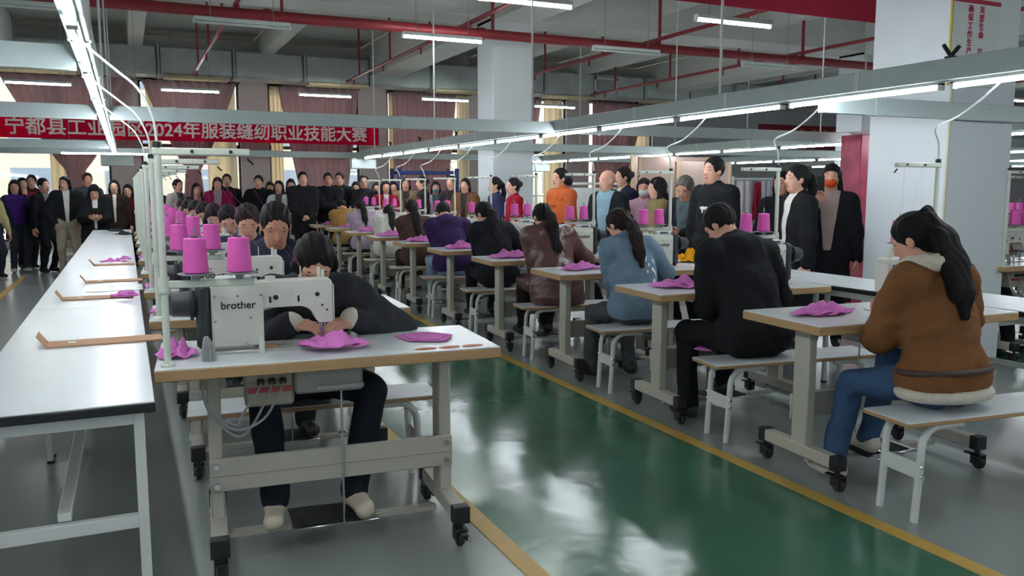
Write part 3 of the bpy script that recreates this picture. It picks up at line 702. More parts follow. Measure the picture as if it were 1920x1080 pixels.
# stickers on the front table edge
for i in range(3):
    a, b = spot(1.325, 3.50, math.pi+R(-4.5), .07+.095*i, .50)
    s = MB().lathe([(.043, 0), (.043, .0012)], n=20).obj('round_sticker', [mat('sticker_brown', 'b5663c', .5, var=.5, vscale=60)][0]); s.scale = (1, .55, 1); s.location = (a, b, TH+.0005)
    tag(s, ['outermost', 'middle', 'innermost'][i]+' of three brown and gold stickers on the front table corner', 'sticker', 'stickers on the front table')
# scissors
sc = thing('scissors', 'scissors with red and yellow handles behind the front machine', 'scissors', (.52, 3.30, TH+.003), .15)
me = MB()
for s in (-1, 1): me.tube([(.035*math.cos(a)*1.1-.05, s*.022+.018*math.sin(a), .004) for a in np.linspace(0, 6.28, 14)], .005, 6)
me.obj('handle', mat('scissor_handle', 'd0882a', .4), sc); MB().prism([(-.01, .0), (.13, .004), (-.01, .008)], -.006, .006).obj('blade', M_chrome, sc)
# folders on the left line of tables
fl = [(200, 640, .42, .13, .02), (185, 558, .36, .13, .03), (215, 527, .34, .12, .05), (215, 496, .30, .12, .0)]
fd = ['nearest', 'second', 'third', 'farthest']
for i, (px, py, L_, W_, rz) in enumerate(fl):
    p = at_z(px, py, .797); t = thing('card_folder', fd[i]+' brown card folder lying open on the left packing tables', 'folder', (p.x, p.y, .796), rz, 'card folders')
    MB().box(-L_/2, L_/2, -W_/2, W_/2, 0, .003).obj('flat_leaf', M_kraft, t)
    MB().box(-L_/2, L_/2, -W_/2, W_/2-.01, .004, .007, M=Matrix.Rotation(R(1.5), 4, 'X')).obj('cover_leaf', M_kraft, t)
    MB().box(-.002, .002, -W_/2, W_/2, 0, .06, M=Matrix.Translation((-L_/2, 0, 0)) @ Matrix.Rotation(R(-35), 4, 'Y')).obj('raised_flap', M_kraft, t)
    MB().box(-.03, .0, -.015, .015, .0072, .008, M=Matrix.Translation((-L_/2+.1, 0, 0))).obj('tag_label', M_bench, t)
for i, (px, py, s_) in enumerate(((236, 558, .2), (215, 493, .22), (235, 488, .12))):
    p = at_z(px, py, .80); cloth_patch('fabric_piece', ['pink fabric on the second card folder', 'pink fabric strip on the farthest card folder', 'small pink fabric end beyond the folders'][i], p.x, p.y, .806, s_, .10, .1, 700+i, .04)
for i, (px, py) in enumerate(((218, 433), (232, 439))):
    p = at_z(px, py, .797); cloth_patch('glove', ['black glove at the far end of the left tables', 'black glove nearer the camera on the left tables'][i], p.x, p.y, .797, .22, .5, .2, 720+i, .05, 'black gloves', cloth('202124'), cat='glove')
p = at_z(215, 540, .797); o = MB().box(-.16, .16, -.16, .16, 0, .002).obj('plastic_sheet', mat('plastic_sheet', 'dfe6dc', .08)); o.location = (p.x, p.y, .797); tag(o, 'glossy clear plastic sheet on the left packing table', 'sheet')
# ------------------------------------------------------------------ smooth solid modelling for people (distance field -> one surface)
def V3(*a): return np.array(a, dtype=float)
class Sdf:
    def __init__(s): s.p = []
    def cap(s, a, b, r1, r2=None, flat=1., fd=(0, 1, 0), m=0, k=.03, clipz=None):
        s.p.append(('c', np.array(a, float), np.array(b, float), r1, r1 if r2 is None else r2, flat, np.array(fd, float), m, k, clipz)); return s
    def ell(s, c, rad, m=0, k=.02, rot=None, sub=False):
        s.p.append(('s' if sub else 'e', np.array(c, float), np.array(rad, float), np.eye(3) if rot is None else rot, m, k)); return s
    def chain(s, pts, rs, m=0, k=.02, flat=1., fd=(0, 1, 0)):
        for i in range(len(pts)-1): s.cap(pts[i], pts[i+1], rs[i], rs[i+1], flat, fd, m, k)
        return s
    def solve(s, vox, wrinkle=0., nowr=(0,), strand=None):
        lo = np.full(3, 9e9); hi = -lo
        for p in s.p:
            if p[0] == 'c': r = max(p[3], p[4]); lo = np.minimum(lo, np.minimum(p[1], p[2])-r); hi = np.maximum(hi, np.maximum(p[1], p[2])+r)
            elif p[0] == 'e': r = p[2].max(); lo = np.minimum(lo, p[1]-r); hi = np.maximum(hi, p[1]+r)
        lo -= 3*vox+.02; hi += 3*vox+.02
        n = np.ceil((hi-lo)/vox).astype(int)+1
        D = np.ones(n, np.float32); B = np.ones(n, np.float32)*9; ID = np.zeros(n, np.int16)
        ax = [(lo[i]+vox*np.arange(n[i])).astype(np.float32) for i in range(3)]
        for p in s.p:
            k = p[8] if p[0] == 'c' else p[5]
            if p[0] == 'c': r = max(p[3], p[4]); a0 = np.minimum(p[1], p[2])-r; a1 = np.maximum(p[1], p[2])+r
            else: r = p[2].max(); a0 = p[1]-r; a1 = p[1]+r
            mg = k+3*vox
            i0 = np.clip(((a0-mg-lo)/vox).astype(int), 0, n-1); i1 = np.clip(np.ceil((a1+mg-lo)/vox).astype(int)+1, 1, n)
            if (i1 <= i0).any(): continue
            sl = tuple(slice(i0[i], i1[i]) for i in range(3))
            X = ax[0][sl[0]][:, None, None]; Y = ax[1][sl[1]][None, :, None]; Z = ax[2][sl[2]][None, None, :]
            if p[0] == 'c':
                a, b, r1, r2, fl, fd, m, k, cz = p[1:]
                ba = b-a; l2 = max(ba@ba, 1e-9)
                px, py, pz = X-a[0], Y-a[1], Z-a[2]
                t = np.clip((px*ba[0]+py*ba[1]+pz*ba[2])/l2, 0, 1)
                vx, vy, vz = px-ba[0]*t, py-ba[1]*t, pz-ba[2]*t
                if fl != 1:
                    fdn = fd/np.linalg.norm(fd); q = (vx*fdn[0]+vy*fdn[1]+vz*fdn[2])*(1/fl-1); vx = vx+fdn[0]*q; vy = vy+fdn[1]*q; vz = vz+fdn[2]*q
                d = (np.sqrt(vx*vx+vy*vy+vz*vz)-(r1+(r2-r1)*t))*min(fl, 1.)
                if cz is not None: d = np.maximum(d, cz-Z)
            else:
                c, rad, rot, m, k = p[1:]
                px, py, pz = X-c[0], Y-c[1], Z-c[2]
                q = [(px*rot[0, i]+py*rot[1, i]+pz*rot[2, i]) for i in range(3)]
                k0 = np.sqrt(sum((q[i]/rad[i])**2 for i in range(3))); k1 = np.sqrt(sum((q[i]/rad[i]**2)**2 for i in range(3)))+1e-6
                d = k0*(k0-1)/k1
            d = d.astype(np.float32); Ds = D[sl]
            if p[0] == 's':
                h = np.clip(.5-.5*(Ds+d)/k, 0, 1); D[sl] = Ds*(1-h)-d*h+k*h*(1-h)
            else:
                h = np.clip(.5+.5*(d-Ds)/k, 0, 1); D[sl] = d*(1-h)+Ds*h-k*h*(1-h)
                bt = d < B[sl]; B[sl] = np.where(bt, d, B[sl]); ID[sl] = np.where(bt, m, ID[sl])
        if wrinkle:
            X = ax[0][:, None, None]; Y = ax[1][None, :, None]; Z = ax[2][None, None, :]
            a1, a2, a3, a4 = rng.uniform(0, 6.28, 4)
            wv = np.sin(21*Z+5*np.sin(9*X+a1)+4*np.sin(8*Y+a2)+9*X)*np.sin(13*X-11*Y+7*Z+a3)+.55*np.sin(33*Z-29*X+17*Y+3*np.sin(14*Z+a4))*np.sin(12*X+15*Z+a1)
            D += np.where(np.isin(ID, nowr), 0, wrinkle*wv).astype(np.float32)
        if strand is not None:      # strand relief for hair, across the head's own side axis
            sdv, c0, amp = strand; X = ax[0][:, None, None]-c0[0]; Y = ax[1][None, :, None]-c0[1]; Z = ax[2][None, None, :]-c0[2]
            u = X*sdv[0]+Y*sdv[1]+Z*sdv[2]; a1 = rng.uniform(0, 6.28)
            D += (amp*(np.sin(210*u+2.5*np.sin(22*Z+a1)+1.5*np.sin(30*Y))+.7*np.sin(97*u+14*Z+a1)*np.sin(25*Y+19*Z))).astype(np.float32)
        return nets(D, ID, lo, vox)
def nets(D, ID, lo, vox):
    N = D < 0; n = D.shape; c = np.zeros(tuple(v-1 for v in n), np.int8)
    for i in (0, 1):
        for j in (0, 1):
            for k in (0, 1): c += N[i:n[0]-1+i, j:n[1]-1+j, k:n[2]-1+k]
    act = (c > 0) & (c < 8); I, J, K = np.nonzero(act); idx = -np.ones(c.shape, np.int64); idx[I, J, K] = np.arange(len(I))
    pos = np.zeros((len(I), 3)); cnt = np.zeros(len(I))
    for a in range(3):
        o1, o2 = [x for x in range(3) if x != a]
        for u in (0, 1):
            for v in (0, 1):
                A = [0, 0, 0]; A[o1] = u; A[o2] = v; Bq = list(A); Bq[a] = 1
                va = D[I+A[0], J+A[1], K+A[2]]; vb = D[I+Bq[0], J+Bq[1], K+Bq[2]]; cr = (va < 0) != (vb < 0)
                t = np.where(cr, va/np.where(cr, va-vb, 1), 0)
                for x in range(3): pos[:, x] += np.where(cr, A[x]+(t if x == a else 0), 0)
                cnt += cr
    pos = (pos/cnt[:, None]+np.stack([I, J, K], 1))*vox+lo
    Fs = []; Ms = []
    for a in range(3):
        b_, c_ = (a+1) % 3, (a+2) % 3
        s0 = [slice(None)]*3; s1 = [slice(None)]*3; s0[a] = slice(0, n[a]-1); s1[a] = slice(1, n[a])
        n0, n1 = N[tuple(s0)], N[tuple(s1)]
        E = np.stack(np.nonzero(n0 != n1), 1); E = E[(E[:, b_] > 0) & (E[:, c_] > 0) & (E[:, b_] < n[b_]-1) & (E[:, c_] < n[c_]-1)]
        def g(db, dc):
            q = E.copy(); q[:, b_] += db; q[:, c_] += dc; return idx[q[:, 0], q[:, 1], q[:, 2]]
        Q = np.stack([g(-1, -1), g(0, -1), g(0, 0), g(-1, 0)], 1)
        neg0 = n0[E[:, 0], E[:, 1], E[:, 2]]; Q[~neg0] = Q[~neg0][:, ::-1]
        G = E.copy(); G[~neg0, a] += 1; Fs.append(Q); Ms.append(ID[G[:, 0], G[:, 1], G[:, 2]])
    F = np.concatenate(Fs); Mi = np.concatenate(Ms); ok = (F >= 0).all(1)
    return pos, F[ok], Mi[ok].astype(np.int32)
def smooth_seams(V, F, Mi, it=5):
    E = np.concatenate([np.stack([F[:, i], F[:, (i+1) % 4]], 1) for i in range(4)]); fm = np.tile(Mi, 4); E.sort(1)
    key = E[:, 0].astype(np.int64)*len(V)+E[:, 1]; o = np.argsort(key, kind='stable'); ks = key[o]; same = ks[1:] == ks[:-1]
    i0, i1 = o[:-1][same], o[1:][same]; bd = fm[i0] != fm[i1]; B = E[i0[bd]]
    if not len(B): return V
    V = V.copy(); cnt = np.zeros(len(V)); np.add.at(cnt, B[:, 0], 1); np.add.at(cnt, B[:, 1], 1); on = cnt >= 2
    for _ in range(it):
        acc = np.zeros_like(V); np.add.at(acc, B[:, 0], V[B[:, 1]]); np.add.at(acc, B[:, 1], V[B[:, 0]])
        V[on] = .4*V[on]+.6*acc[on]/cnt[on][:, None]
    return V
def quad_mesh(name, parts, mats):
    Vs, Fs, Ms = [], [], []; o = 0
    for V, F, Mi in parts: Vs.append(V); Fs.append(F+o); Ms.append(Mi); o += len(V)
    V = np.concatenate(Vs); F = np.concatenate(Fs); Mi = np.concatenate(Ms)
    me = bpy.data.meshes.new(name); me.vertices.add(len(V)); me.vertices.foreach_set('co', V.astype(np.float32).ravel())
    me.loops.add(F.size); me.loops.foreach_set('vertex_index', F.astype(np.int32).ravel()); me.polygons.add(len(F))
    me.polygons.foreach_set('loop_start', np.arange(0, F.size, 4, dtype=np.int32)); 
    for x in mats: me.materials.append(x)
    me.polygons.foreach_set('material_index', Mi.astype(np.int32)); me.polygons.foreach_set('use_smooth', np.ones(len(F), bool))
    me.update(calc_edges=True); me.validate(); return me
# hands: wrist at the origin, fingers along +Y, back of the hand +Z, thumb towards +X
def make_hand(curl, vox, spread=.05):
    s = Sdf(); s.ell((0, .045, 0), (.040, .050, .0165), k=.01).cap((0, -.04, 0), (0, .02, 0), .024, .026, .75, (0, 0, 1), k=.02)
    for i, (x, ln) in enumerate(((.028, .072), (.010, .080), (-.009, .074), (-.027, .058))):
        p = V3(x, .082-abs(i-1)*.004, .002); a = 0; d = spread*(x/.028); r = .0092-(i == 3)*.0012; pts = [p]; rs = [r+.001]
        for q, fr in enumerate((.45, .30, .25)):
            a += R(curl*(.7, 1., .8)[q]); p = p+ln*fr*V3(math.sin(d)*math.cos(a), math.cos(d)*math.cos(a), -math.sin(a)); pts.append(p); rs.append(r-.0008*(q+1))
        s.chain(pts, rs, k=.006)
    s.chain([V3(.026, .018, -.004), V3(.048, .045, -.010), V3(.056, .072, -.018), V3(.054, .095, -.026)], [.014, .0125, .0105, .009], k=.01)
    return s.solve(vox)
HANDS = {(t, l): make_hand(c, v) for t, c in (('relax', 24), ('press', 30), ('grip', 48)) for l, v in ((0, .0038), (1, .0065))}
def place_hand(tmpl, W, dirn, back, left, mi):
    V, F, Mi = tmpl; V = V.copy(); F = F.copy()
    if not left: V[:, 0] *= -1; F = F[:, ::-1]
    y = dirn/np.linalg.norm(dirn); z = back-y*(back@y); z = z/np.linalg.norm(z); x = np.cross(y, z)
    return V @ np.stack([x, y, z])+W, F, np.full(len(F), mi, np.int32)
def unit(v): return v/max(np.linalg.norm(v), 1e-9)
def ik(S, W, l1, l2, pole):
    d = W-S; L = min(np.linalg.norm(d), (l1+l2)*.998); u = unit(d); a = (l1*l1-l2*l2+L*L)/(2*L); h = math.sqrt(max(0, l1*l1-a*a))
    return S+u*a+unit(pole-u*(pole@u))*h, S+u*L
def rotm(pitch, yaw, roll=0): return np.array(Matrix.Rotation(R(yaw), 3, 'Z') @ Matrix.Rotation(R(-pitch), 3, 'X') @ Matrix.Rotation(R(roll), 3, 'Y'))
PEOPLE = 0
def person(label, loc, rz, H=1.6, male=0, sit=None, lean=0, tilt=0, head=(0, 0), hands=None, htype='relax', hback=None, hdir=None, poles=None, feet=None, top='222326', bottom='23262c', shoes='1c1c1e',
           hair='pony', hmat=None, inner=None, iw=.045, bulk=.012, coat=None, skirt=None, collar=1, hood=0, cuff=None, lod=1, skin=None, face=1, mask=None, paint=None, pmat=None, rough=.85, tail=None, tr=1., jacket=0, sole='3a3836', splay=.12, group='people watching', knit=.0035):
    global PEOPLE; PEOPLE += 1
    root = thing('person', label, 'person', (loc[0], loc[1], 0), rz, group)
    s = H/1.65; b = bulk; skin = skin or M_skin; hmat = hmat or M_hair
    up = V3(math.sin(R(tilt)), math.sin(R(lean))*math.cos(R(tilt)), math.cos(R(lean))*math.cos(R(tilt))); fw = unit(V3(0, 1, 0)-up*up[1]); sd = unit(np.cross(fw, up))
    P = V3(0, 0, .90*s) if sit is None else V3(0, 0, sit+.118+b*.5)
    C = P+up*.27*s; N = P+up*.495*s+fw*(.02 if sit else 0); hw = (.185 if male else .165)*s
    q = Sdf(); T, Bo, Sh, In, Cu = 1, 2, 3, 4, 5
    hipm = T if (coat or skirt is None and False) else Bo
    q.cap(P-sd*.085*s, P+sd*.085*s, .118*s+b*.5, None, .92, fw, Bo if not coat else T, .05)
    if jacket: q.cap(P-sd*.075*s+up*.01, P+sd*.075*s+up*.01, .124*s+b, None, .92, fw, T, .04, clipz=P[2]-.07)
    q.cap(P+up*.07, C, .132*s+b, .142*s+b, .76, fw, T, .05)
    q.cap(C-up*.04, N-up*.075*s, .148*s+b, (.135 if male else .122)*s+b, .74, fw, T, .05)
    SL, SR = N-up*.045*s-sd*hw, N-up*.045*s+sd*hw
    q.cap(SL+sd*.02, SR-sd*.02, .060*s+b, None, 1, fw, T, .05)
    q.cap(N-up*.03, N+up*.012, .085*s+b*.5, .068*s, .85, fw, T, .04)
    if collar: q.cap(N-fw*.012, N+up*.035*collar-fw*.006, .066*s, .064*s, .95, fw, T, .015)
    if hood: q.ell(N-fw*.085-up*.03, (.115, .065, .085), T, .05, np.stack([sd, fw, up], 1)); q.cap(N-sd*.09-fw*.02, N+sd*.09-fw*.02, .045, None, 1, fw, T, .04)
    # arms
    l1, l2 = .285*s, .245*s
    hands = hands or (V3(-.255, .05, .80*s), V3(.255, .05, .80*s)) if sit is None else hands
    hp = []
    for i, (S_, sg) in enumerate(((SL, -1), (SR, 1))):
        W = np.array(hands[i], float); pole = np.array(poles[i], float) if poles else V3(sg*.55, -.5, -.45)
        E_, W = ik(S_, W, l1, l2, pole)
        q.cap(S_, E_, .060*s+b, .049*s+b, 1, fw, T, .035); q.cap(E_, W, .049*s+b, .036*s+b*.6, 1, fw, T, .03)
        u = unit(W-E_)
        if cuff: q.cap(W-u*.02, W+u*.025, .037*s+b*.4, .034*s+b*.4, 1, fw, Cu, .008)
        hd = np.array(hdir[i], float) if hdir else (u if sit is None else unit(u*.7+V3(0, .5, -.15)))
        bk = np.array(hback[i], float) if hback else (V3(sg, .15, 0) if (sit is None and W[2] < .95*s) else V3(0, .2, 1))
        hp.append(place_hand(HANDS[htype if isinstance(htype, str) else htype[i], 0 if lod == 0 else 1], W+u*(.025 if cuff else .005), hd, bk, sg < 0, 0))
    # legs
    feet = feet or ((V3(-.10, .02, .085), V3(.10, .02, .085)) if sit is None else (V3(-.13, .46, .085), V3(.13, .46, .085)))
    soles = []
    for i, sg in ((0, -1), (1, 1)):
        Hj = P+sd*sg*.088*s-V3(0, 0, .02); A = np.array(feet[i], float)
        K, A = ik(Hj, A, .425*s, .42*s, V3(sg*splay, 1, .25))
        thm = T if (coat and sit is not None) else Bo
        q.cap(Hj, K, .092*s+b*.3, .068*s, 1, fw, thm, .04); q.cap(K, A+V3(0, 0, .005), .066*s, .056*s, 1, fw, Bo, .02)
        fz = A[2]-.085; soles.append((A[0], A[1], fz))
        q.cap((A[0], A[1]-.035, fz+.048), (A[0]+sg*.015, A[1]+.125, fz+.037), .044, .036, .9, (0, 0, 1), Sh, .025)
        q.cap((A[0], A[1]-.02, fz+.05), A+V3(0, -.01, .015), .042, .042, 1, fw, Sh, .02)
    if coat and sit is None:
        z = coat*s; q.cap(P+up*.08, V3(0, -.005, z-.1), .145*s+b, .205*s+b, .78, (0, 1, 0), T, .03, clipz=z)
    if coat and sit is not None:
        q.cap(P+V3(0, -.03, .06), P+V3(0, -.045, -.075), .165*s+b, .20*s+b, .82, (0, 1, 0), T, .04, clipz=sit+.004)
    if skirt is not None and sit is None: q.cap(P, V3(0, 0, skirt-.1), .13*s, .19*s, .8, (0, 1, 0), Bo, .03, clipz=skirt)
    # head
    Rm = rotm(*head) @ np.stack([sd, fw, up], 1) if sit is not None else rotm(*head)
    hs = .97 if not male else 1.02
    Hc = N+up*.055*s+Rm @ V3(0, .028, .118)*hs
    def hp_(x, y, z): return Hc+Rm @ V3(x, y, z)*hs
    q.cap(N-up*.03, hp_(0, -.015, -.045), .054*s, .050*s, 1, fw, 0, .02)
    q.ell(hp_(0, -.012, .028), V3(.074, .094, .092)*hs, 0, .02, Rm); q.ell(hp_(0, .022, -.032), V3(.060, .070, .082)*hs, 0, .025, Rm)
    q.cap(hp_(-.022, .045, -.088), hp_(.022, .045, -.088), .026*hs, None, 1, fw, 0, .02)
    q.cap(hp_(0, .082, .012), hp_(0, .101, -.026), .0075, .0125, 1, fw, 0, .012)
    for sg in (-1, 1):
        q.ell(hp_(sg*.076, -.008, -.012), (.010, .020, .031), 0, .008, Rm); q.cap(hp_(sg*.02, .078, .026), hp_(sg*.045, .066, .026), .012, None, 1, fw, 0, .015)
    vox = (.0075, .011, .0145)[lod]
    V, F, Mi = q.solve(vox, knit*(1.7 if lod == 0 else 1.2))
    mats = [skin, cloth(top, rough), cloth(bottom), mat('shoe_'+shoes, shoes, .5), cloth(inner or top), cloth(cuff or 'e6e2da'), pmat or cloth(top), mat('sole_'+sole, sole, .6)]
    fc = V[F].mean(1); rel = fc-C; lx, ly, lz = rel @ sd, rel @ fw, rel @ up
    if inner:
        vr = V-C; vx, vy, vz = vr @ sd, vr @ fw, vr @ up; wd = iw*(.45+np.clip((vz+.3)/.55, 0, 1)); dl = np.abs(vx)-wd
        mv = (np.abs(dl) < .5*vox) & (vy > .02) & (vz > -.27) & (vz < .30*s); V = V-np.where(mv, dl*np.sign(vx), 0)[:, None]*sd[None, :]
        fc = V[F].mean(1); rel = fc-C; lx, ly, lz = rel @ sd, rel @ fw, rel @ up
    if inner: Mi = np.where((Mi == T) & (np.abs(lx) < iw*(.45+np.clip((lz+.3)/.55, 0, 1))) & (ly > .02) & (lz > -.26) & (lz < .30*s), In, Mi)
    if paint is not None: Mi = np.where((Mi == T) & paint(lx, ly, lz), 6, Mi)
    # keep the face clean of cloth ids near the jaw
    for z_ in soles: Mi = np.where((Mi == Sh) & (fc[:, 2] < z_[2]+.024) & (np.abs(fc[:, 0]-z_[0]) < .09) & (fc[:, 2] > z_[2]-.05), 7, Mi)
    V = smooth_seams(V, F, Mi)
    parts = [(V, F, Mi)]+hp
    body = link('body', quad_mesh('body', parts, mats), root)
    # hair
    if hair:
        g = Sdf(); k = .02
        g.ell(hp_(0, -.016, .032), V3(.084, .101, .099)*hs, 0, k, Rm)
        if hair in ('short', 'buzz'):
            g.ell(hp_(0, .108, -.035), V3(.084, .096, .116)*hs, 0, .016, Rm, sub=True); g.ell(hp_(0, .055, -.125), V3(.15, .14, .118)*hs, 0, .012, Rm, sub=True); g.ell(hp_(0, -.06, -.15), V3(.15, .12, .085)*hs, 0, .012, Rm, sub=True)
        else:
            lowcap = -.05 if hair in ('pony', 'bun', 'high', 'plain') else -.09
            g.cap(hp_(0, -.045, .01), hp_(0, -.048, lowcap), .070*hs, .052*hs, 1, fw, 0, .03)
            if hair in ('long', 'bob'):
                ln = .27 if hair == 'long' else .10
                for sg in (-1, 1): g.chain([hp_(sg*.062, -.012, .03), hp_(sg*.076, -.018, -.06), hp_(sg*.078, -.014, -.06)+V3(0, 0, -ln*.5), hp_(sg*.07, -.005, -.06)+V3(0, 0, -ln)], [.026, .024, .026, .014], 0, .02)
                g.chain([hp_(0, -.06, -.05), hp_(0, -.075, -.06)+V3(0, -.02, -ln*.55), hp_(0, -.075, -.06)+V3(0, -.02, -ln)], [.065, .070, .045], 0, .03, .6, fw)
            hl = .095 if hair == 'bob' else .112
            if hair == 'plain':
                for sg in (-1, 1): g.chain([hp_(sg*.055, .02, .05), hp_(sg*.070, .012, .0), hp_(sg*.062, -.02, -.05)], [.028, .026, .024], 0, .02)
            g.ell(hp_(0, .104, -.038), V3(.070 if hair == 'plain' else .080, .094, hl)*hs, 0, .016, Rm, sub=True)
            if hair in ('pony', 'high'):
                a = hp_(0, -.105, .035 if hair == 'pony' else .085); tl = tail if tail is not None else .28
                if sit is not None: pts = [hp_(0, -.085, .03 if hair == 'pony' else .075), a, (a+N-fw*(.10+b*.5))/2-fw*.03, N-fw*(.105+b*.6)+up*.02, N-fw*(.125+b*.7)-up*tl*.5, N-fw*(.135+b*.7)-up*tl]
                else: pts = [hp_(0, -.085, .03 if hair == 'pony' else .075), a, a-fw*.035+V3(0, 0, -.04), a-fw*.05+V3(0, 0, -.04-tl*.4), a-fw*.04+V3(0, 0, -.04-tl*.8), a-fw*.02+V3(0, 0, -.04-tl)]
                g.chain(pts, [v*(tr if i_ > 1 else 1) for i_, v in enumerate([.03, .028, .040, .046, .042, .016])], 0, .02, .7, fw)
            if hair == 'bun': g.ell(hp_(0, -.115, .03), (.042, .038, .042), 0, .015, Rm)
        hv = g.solve((.0045, .0075, .011)[lod], 0, (9,), (Rm[:, 0], Hc, (.0026, .0026, .002)[lod]))
        ho = link('hair', quad_mesh('hair', [hv], [hmat]), root)
        if hair in ('pony', 'high'):
            a = hp_(0, -.108, .035 if hair == 'pony' else .085); MB().lathe([(.03, -.008), (.034, 0), (.03, .008)], a, 12).obj('hair_tie', M_black, ho)
    if face:
        for sg in (-1, 1):
            MB().tube([hp_(sg*.019, .0785, .006), hp_(sg*.032, .0775, .0085), hp_(sg*.044, .070, .006)], [.002, .005, .002], 8).obj('eye', M_eye, root)
            MB().tube([hp_(sg*.014, .0855, .029), hp_(sg*.033, .082, .034), hp_(sg*.050, .069, .030)], [.003, .0035, .0015], 6).obj('eyebrow', hmat, root)
        if mask:
            g = Sdf(); g.ell(hp_(0, .062, -.052), V3(.058, .054, .046)*hs, 0, .01, Rm); link('face_mask', quad_mesh('face_mask', [g.solve(.006)], [cloth(mask)]), root)
        else:
            MB().tube([hp_(-.022, .0795, -.064), hp_(-.008, .0885, -.0615), hp_(.008, .0885, -.0615), hp_(.022, .0795, -.064)], [.003, .0068, .0068, .003], 8).obj('lips', M_lip, root)
    root['_f'] = 0; del root['_f']
    return dict(root=root, N=N, P=P, C=C, up=up, fw=fw, sd=sd, hp=hp_, s=s)
def ring(info, name, c, rx, ry, r, material, up=None, n=36, a0=0, a1=360):
    up = info['up'] if up is None else up; sd, fw = info['sd'], unit(np.cross(up, info['sd']))
    pts = [c+sd*rx*math.cos(R(a))+fw*ry*math.sin(R(a)) for a in np.linspace(a0, a1, n)]
    return MB().tube([tuple(p) for p in pts], r, 10).obj(name, material, info['root'])
# ------------------------------------------------------------------ seated workers
GW = 'seated sewing workers'
def worker(side, k, label, **kw):
    x, y, rz = [(q[2], q[3], q[4]) for q in STN if q[0] == side and q[1] == k][0]
    lx = kw.pop('lx', .49 if side == 'R' else .61); ly = kw.pop('ly', -.245 if side == 'R' else -.25)
    a, b = spot(x, y, rz, lx, ly)
    nx = MX-lx+.03; ty = MY-ly
    hh = kw.pop('hands', (V3(nx-.10, ty-.17, TH+.065), V3(nx+.06, ty-.15, TH+.065)))
    kw.setdefault('head', (kw.pop('bow', 32), kw.pop('turn', 0)))
    kw.setdefault('lean', 24); kw.setdefault('feet', (V3(-.10, .50, .185), V3(.14, .52, .185)))
    hd_ = kw.pop('hdir', ((.35, 1, -.35), (-.30, 1, -.35)))
    return person(label, (a, b), rz, sit=.45, hands=hh, htype='press', hdir=hd_, hback=((0, .3, 1), (0, .3, 1)), group=GW, **kw)
i1 = worker('R', 0, 'woman in brown shearling jacket and jeans sewing with high ponytail', top='7a5233', bottom='3f5878', shoes='cfc4b4', sole='e0dbd2', hair='high', lean=10, bow=18, turn=24, jacket=1, tr=1.45, lod=0, bulk=.030, H=1.57,
            feet=(V3(-.215, .42, .09), V3(.02, .44, .185)), hands=(V3(-.05, .30, .90), V3(.20, .36, .90)), rough=.9, tail=.20, collar=0)
M_fleece = mat('cream_fleece', 'd9d2c2', .95, var=.08, vscale=40, bump=.8, bscale=90)
ring(i1, 'fleece_collar', i1['N']+i1['up']*.035-i1['fw']*.012, .095, .100, .044, M_fleece, n=30, a0=60-180-105, a1=165-45)
ring(i1, 'fleece_hem', i1['P']+V3(0, -.004, -.062), .215, .140, .027, M_fleece, up=V3(0, 0, 1))
ring(i1, 'belt', i1['P']+V3(0, .0, .035), .224, .146, .015, mat('dark_leather', '46332c', .6), up=unit(V3(.0, .1, 1)))
i2 = worker('R', 1, 'man in black hoodie and black trousers sewing on the bench', top='1e1f22', bottom='1a1b1e', shoes='26272b', hair='short', male=1, lean=20, bow=22, turn=22, lod=0, bulk=.026, H=1.76, jacket=1, hood=1,
            hands=(V3(-.02, .36, .88), V3(.18, .40, .88)), feet=(V3(-.205, .36, .09), V3(.14, .48, .185)))
def splash(lx, ly, lz): return (ly < -.02) & (lx > .04) & (lx < .13) & (np.sin(lx*90+3*np.sin(lz*31))+np.sin(lz*75+4*np.sin(lx*47)) > .9) & (lz < .12) & (lz > -.22)
i3 = worker('R', 2, 'woman in light blue denim jacket with white splashes and grey skirt', top='6e8496', bottom='4c4e52', shoes='232326', hair='pony', hmat=M_hairb, lean=16, bow=22, turn=14, lod=0, bulk=.03, H=1.54, jacket=1,
            paint=splash, pmat=cloth('dfe3e4'), tail=.20, feet=(V3(-.20, .34, .10), V3(.12, .32, .10)))
i4 = worker('R', 3, 'woman in long shiny maroon coat with long loose ponytail', top='5a3a38', bottom='2a2122', shoes='241d1d', hair='pony', lean=20, jacket=1, bow=21, turn=0, lod=0, bulk=.036, H=1.64, coat=.5, rough=.35,
            tail=.36)
worker('R', 4, 'worker in black hooded jacket and black trousers at the fifth right table', top='202125', bottom='1f2126', hair='pony', lean=20, jacket=1, bow=19, turn=24, bulk=.03, hood=1, H=1.62)
worker('R', 5, 'worker in purple hoodie and pale blue jeans bent over the table', top='37264f', bottom='8ea0b2', shoes='d8d8d8', hair='short', lean=24, jacket=1, bow=27, bulk=.034, hood=1, H=1.64, male=1)
worker('R', 6, 'woman in dark brown jacket with long black ponytail sewing', top='4a3a32', bottom='3a2e29', hair='pony', lean=20, jacket=1, bow=13, bulk=.030, H=1.57, tail=.36)
worker('R', 7, 'worker in white fluffy sweater and pale skirt bent to the right', top='cfcdc3', bottom='b5b1a5', hair='pony', lean=30, tilt=8, jacket=1, bow=31, bulk=.034, H=1.56)
worker('R', 8, 'worker in pale lilac jacket beside the white sweater worker', top='a995a8', bottom='3a3d45', hair='pony', lean=26, jacket=1, bow=27, bulk=.03, H=1.62)
worker('R', 9, 'worker in mustard yellow jacket at the farthest right table', top='9a7440', bottom='2b2b30', hair='short', lean=28, jacket=1, bow=27, bulk=.034, H=1.62)
